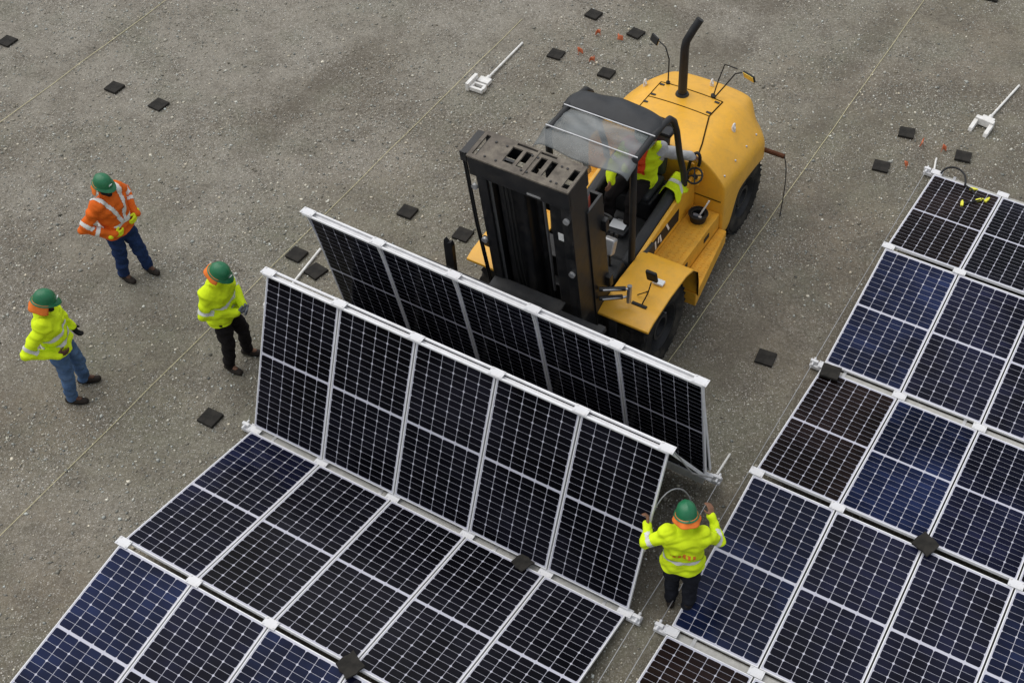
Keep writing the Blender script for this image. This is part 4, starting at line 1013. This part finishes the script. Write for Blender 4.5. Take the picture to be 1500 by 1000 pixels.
    for r_, h, front in ((.150, -.012, .035), (.151, -.017, .035), (.126, -.006, 0)):
        for i in range(n):
            a = 2*math.pi*i/n; fr_ = max(0, math.sin(a))**2*front
            v.append((r_*.93*math.cos(a), (r_*1.10+fr_)*math.sin(a), h-fr_*.35))
    for j in range(k+2):
        for i in range(n): f.append((j*n+i, j*n+(i+1) % n, (j+1)*n+(i+1) % n, (j+1)*n+i))
    H.add(v, f)
    hat = H.build('hard_hat', M['hat'], root, smooth=True, angle=55); T4 = HR.to_4x4(); T4.translation = hp(0, -.005, .055); hat.matrix_basis = T4 @ Matrix.Scale(.93, 4)
    G().box((0, .142, .055), (.045, .006, .042), Matrix.Rotation(R(-22), 3, 'X')).build('hat_badge', M['mark'], hat)
    if shade:
        a0, a1 = shade_arc
        def fn(a, b):
            t = math.pi*(a0+(a1-a0)*a)+math.pi/2-math.pi; t = math.pi*(1.5)+(a-.5)*math.pi*(a1-a0)
            r_ = .128+.035*b+.008*math.sin(a*22)*b; return (r_*.95*math.cos(t), r_*1.12*math.sin(t)-.01*b, .0-shade_len*b)
        G().grid(fn, 30, 8).build('neck_shade', M['shade'], hat, smooth=True, solid=.004)
    tag(root, label, 'person')
    return root

BASE = dict(pelvis=(0, 0, .97), chest=(0, .0, 1.33), neck=(0, .0, 1.50), head=(0, .03, 1.635), shR=(.19, 0, 1.43), shL=(-.19, 0, 1.43),
            hipR=(.095, 0, .93), hipL=(-.095, 0, .93), knR=(.12, .03, .50), knL=(-.12, .03, .50), anR=(.14, -.02, .10), anL=(-.14, -.02, .10),
            toR=(.17, .15, .05), toL=(-.17, .15, .05), elR=(.27, -.03, 1.15), elL=(-.27, -.03, 1.15), haR=(.25, .10, .93), haL=(-.25, .10, .93))
def pose(**k): d = dict(BASE); d.update(k); return d
ANG = lambda deg: R(deg)          # facing: local +y turned by deg, 0 = away from the camera, -90 = picture right
# orange jacket, hands on hips, facing lower right
person('worker in an orange striped jacket and dark jeans, hands on hips', Vector((-6.63, 12.34, 0)), R(-112),
       pose(elR=(.42, -.12, 1.20), haR=(.225, .15, 1.02), elL=(-.42, -.14, 1.20), haL=(-.225, .15, 1.02), hdR=(-.85, .35, -.2), hdL=(.85, .35, -.2), pnR=(-.4, -.6, 0), pnL=(.4, -.6, 0),
            anR=(.10, -.10, .10), knR=(.10, -.02, .50), toR=(.13, .08, .05), anL=(-.16, .10, .10), knL=(-.13, .08, .5), toL=(-.13, .28, .05), pelvis=(0, 0, .98)),
       'hivis_o', 'jeans_d', 'skin_d', ('glove_y', 'glove_y'), 'orange', head_yaw=-8, head_pitch=-10, beard=True, seed=2, coat_len=.90, shade_arc=(.5, 1.5))
# yellow jacket, black trousers, looking down at what he holds
person('worker in a yellow jacket and black trousers standing at the end of the raised panels', Vector((-4.90, 10.82, 0)), R(-104),
       pose(elR=(.30, -.06, 1.16), haR=(.06, .24, 1.06), elL=(-.30, .02, 1.16), haL=(-.05, .27, 1.07), pnR=(-.8, 0, .3), pnL=(.8, 0, .3), hdR=(-.6, .8, 0), hdL=(.6, .8, 0), chest=(0, .02, 1.33), neck=(0, .06, 1.49), head=(0, .11, 1.62),
            anR=(.15, -.04, .10), knR=(.14, .03, .5), toR=(.20, .14, .05), anL=(-.16, .06, .10), knL=(-.14, .09, .5), toL=(-.18, .24, .05)),
       'hivis', 'trousers', 'skin_b', ('glove_g', 'glove_g'), 'yellow', shade_len=.085, head_yaw=-6, head_pitch=-28, seed=5, coat_len=.89)
# yellow jacket, washed jeans, hand on hip
person('worker in a yellow jacket and washed blue jeans with one hand on hip', Vector((-6.79, 10.27, 0)), R(-80),
       pose(elR=(.36, -.24, 1.17), haR=(.255, .05, 1.0), hdR=(-.35, .85, -.2), pnR=(-.6, 0, 0), elL=(-.30, .04, 1.16), haL=(-.28, .13, .90), curlL=.4,
            anR=(.15, -.06, .10), knR=(.13, .0, .5), toR=(.19, .12, .05), anL=(-.17, .05, .10), knL=(-.14, .08, .5), toL=(-.17, .24, .05), head=(0, .07, 1.63)),
       'hivis', 'jeans_l', 'skin_d', (None, 'glove_k'), 'yellow', head_yaw=4, head_pitch=-18, beard=True, seed=9, coat_len=.90)
# yellow jacket, seen from behind, one hand on the panel edge
pm = site(5.655, .40)
hl = Matrix.Rotation(-R(-4), 4, 'Z') @ (site(5.27, .44, 1.13)-pm)
person('worker in a yellow jacket seen from behind, hand on the raised panel edge', pm, R(-4),
       pose(shL=(-.19, .0, 1.42), elL=(-.40, -.06, 1.30), haL=(-.395, .17, 1.31), hdL=(-.03, .5, .55), pnL=(-.9, 0, 0), curlL=.9, shR=(.19, .0, 1.43), elR=(.36, .10, 1.22), haR=(.27, .30, 1.36), hdR=(-.2, .6, .5), pnR=(-.5, .6, 0),
            chest=(0, .02, 1.33), neck=(0, .04, 1.49), head=(0, .08, 1.625), anR=(.09, -.06, .10), anL=(-.10, .05, .10), toR=(.10, .10, .05), toL=(-.11, .22, .05), knR=(.10, 0, .5), knL=(-.10, .07, .5)),
       'hivis', 'trousers_n', 'skin_b', (None, None), 'back', shade_len=.075, bulk=.026, head_yaw=14, head_pitch=-20, seed=13, coat_len=.90)
# operator in the cab, reaching back over the hood with his right arm
person('forklift operator in yellow and orange with a grey sleeve, reaching back from the seat', site(2.62, 5.0)+Vector((0, 0, .99)), YAW+math.pi,
       pose(free=1, pelvis=(-.02, -.02, .56), chest=(-.08, -.02, .92), neck=(-.10, .0, 1.09), head=(-.11, .03, 1.22), shR=(.10, .05, 1.03), shL=(-.26, -.08, 1.01), hipR=(.08, .02, .53), hipL=(-.12, .02, .53),
            knR=(.15, .44, .50), knL=(-.15, .44, .50), anR=(.15, .50, .12), anL=(-.15, .50, .12), toR=(.16, .66, .06), toL=(-.16, .66, .06),
            elL=(-.43, -.24, .90), haL=(-.57, -.40, .80), pnL=(0, 0, -1), elR=(.22, .26, .84), haR=(.12, .52, .78)),
       'hivis', 'trousers', 'skin_b', (None, None), 'operator', head_yaw=50, seed=17, coat_len=.44)
e = on_fk('hi_vis_vest', .475, .16, 1.47)
def vest(a, b):
    t = (b-.5)*.62; x = t; z = .022-.55*max(0, abs(t)-.07)+.02*math.sin(9*a+4*b)
    x = math.copysign(min(abs(t), .085+.25*max(0, abs(t)-.07)), t)
    return (x+.012*math.sin(11*a), -.19+.38*a+.03*math.sin(5*b), z)
G().grid(vest, 24, 24).build('cloth', M['hivis'], e, smooth=True, solid=.006)
G().grid(lambda a, b: tuple(Vector(vest(.42+.12*a, b))+Vector((0, 0, .008))), 6, 24).build('reflective_tape', M['reflect'], e, smooth=True)
tag(e, 'yellow vest draped over the cab side next to the operator', 'vest')
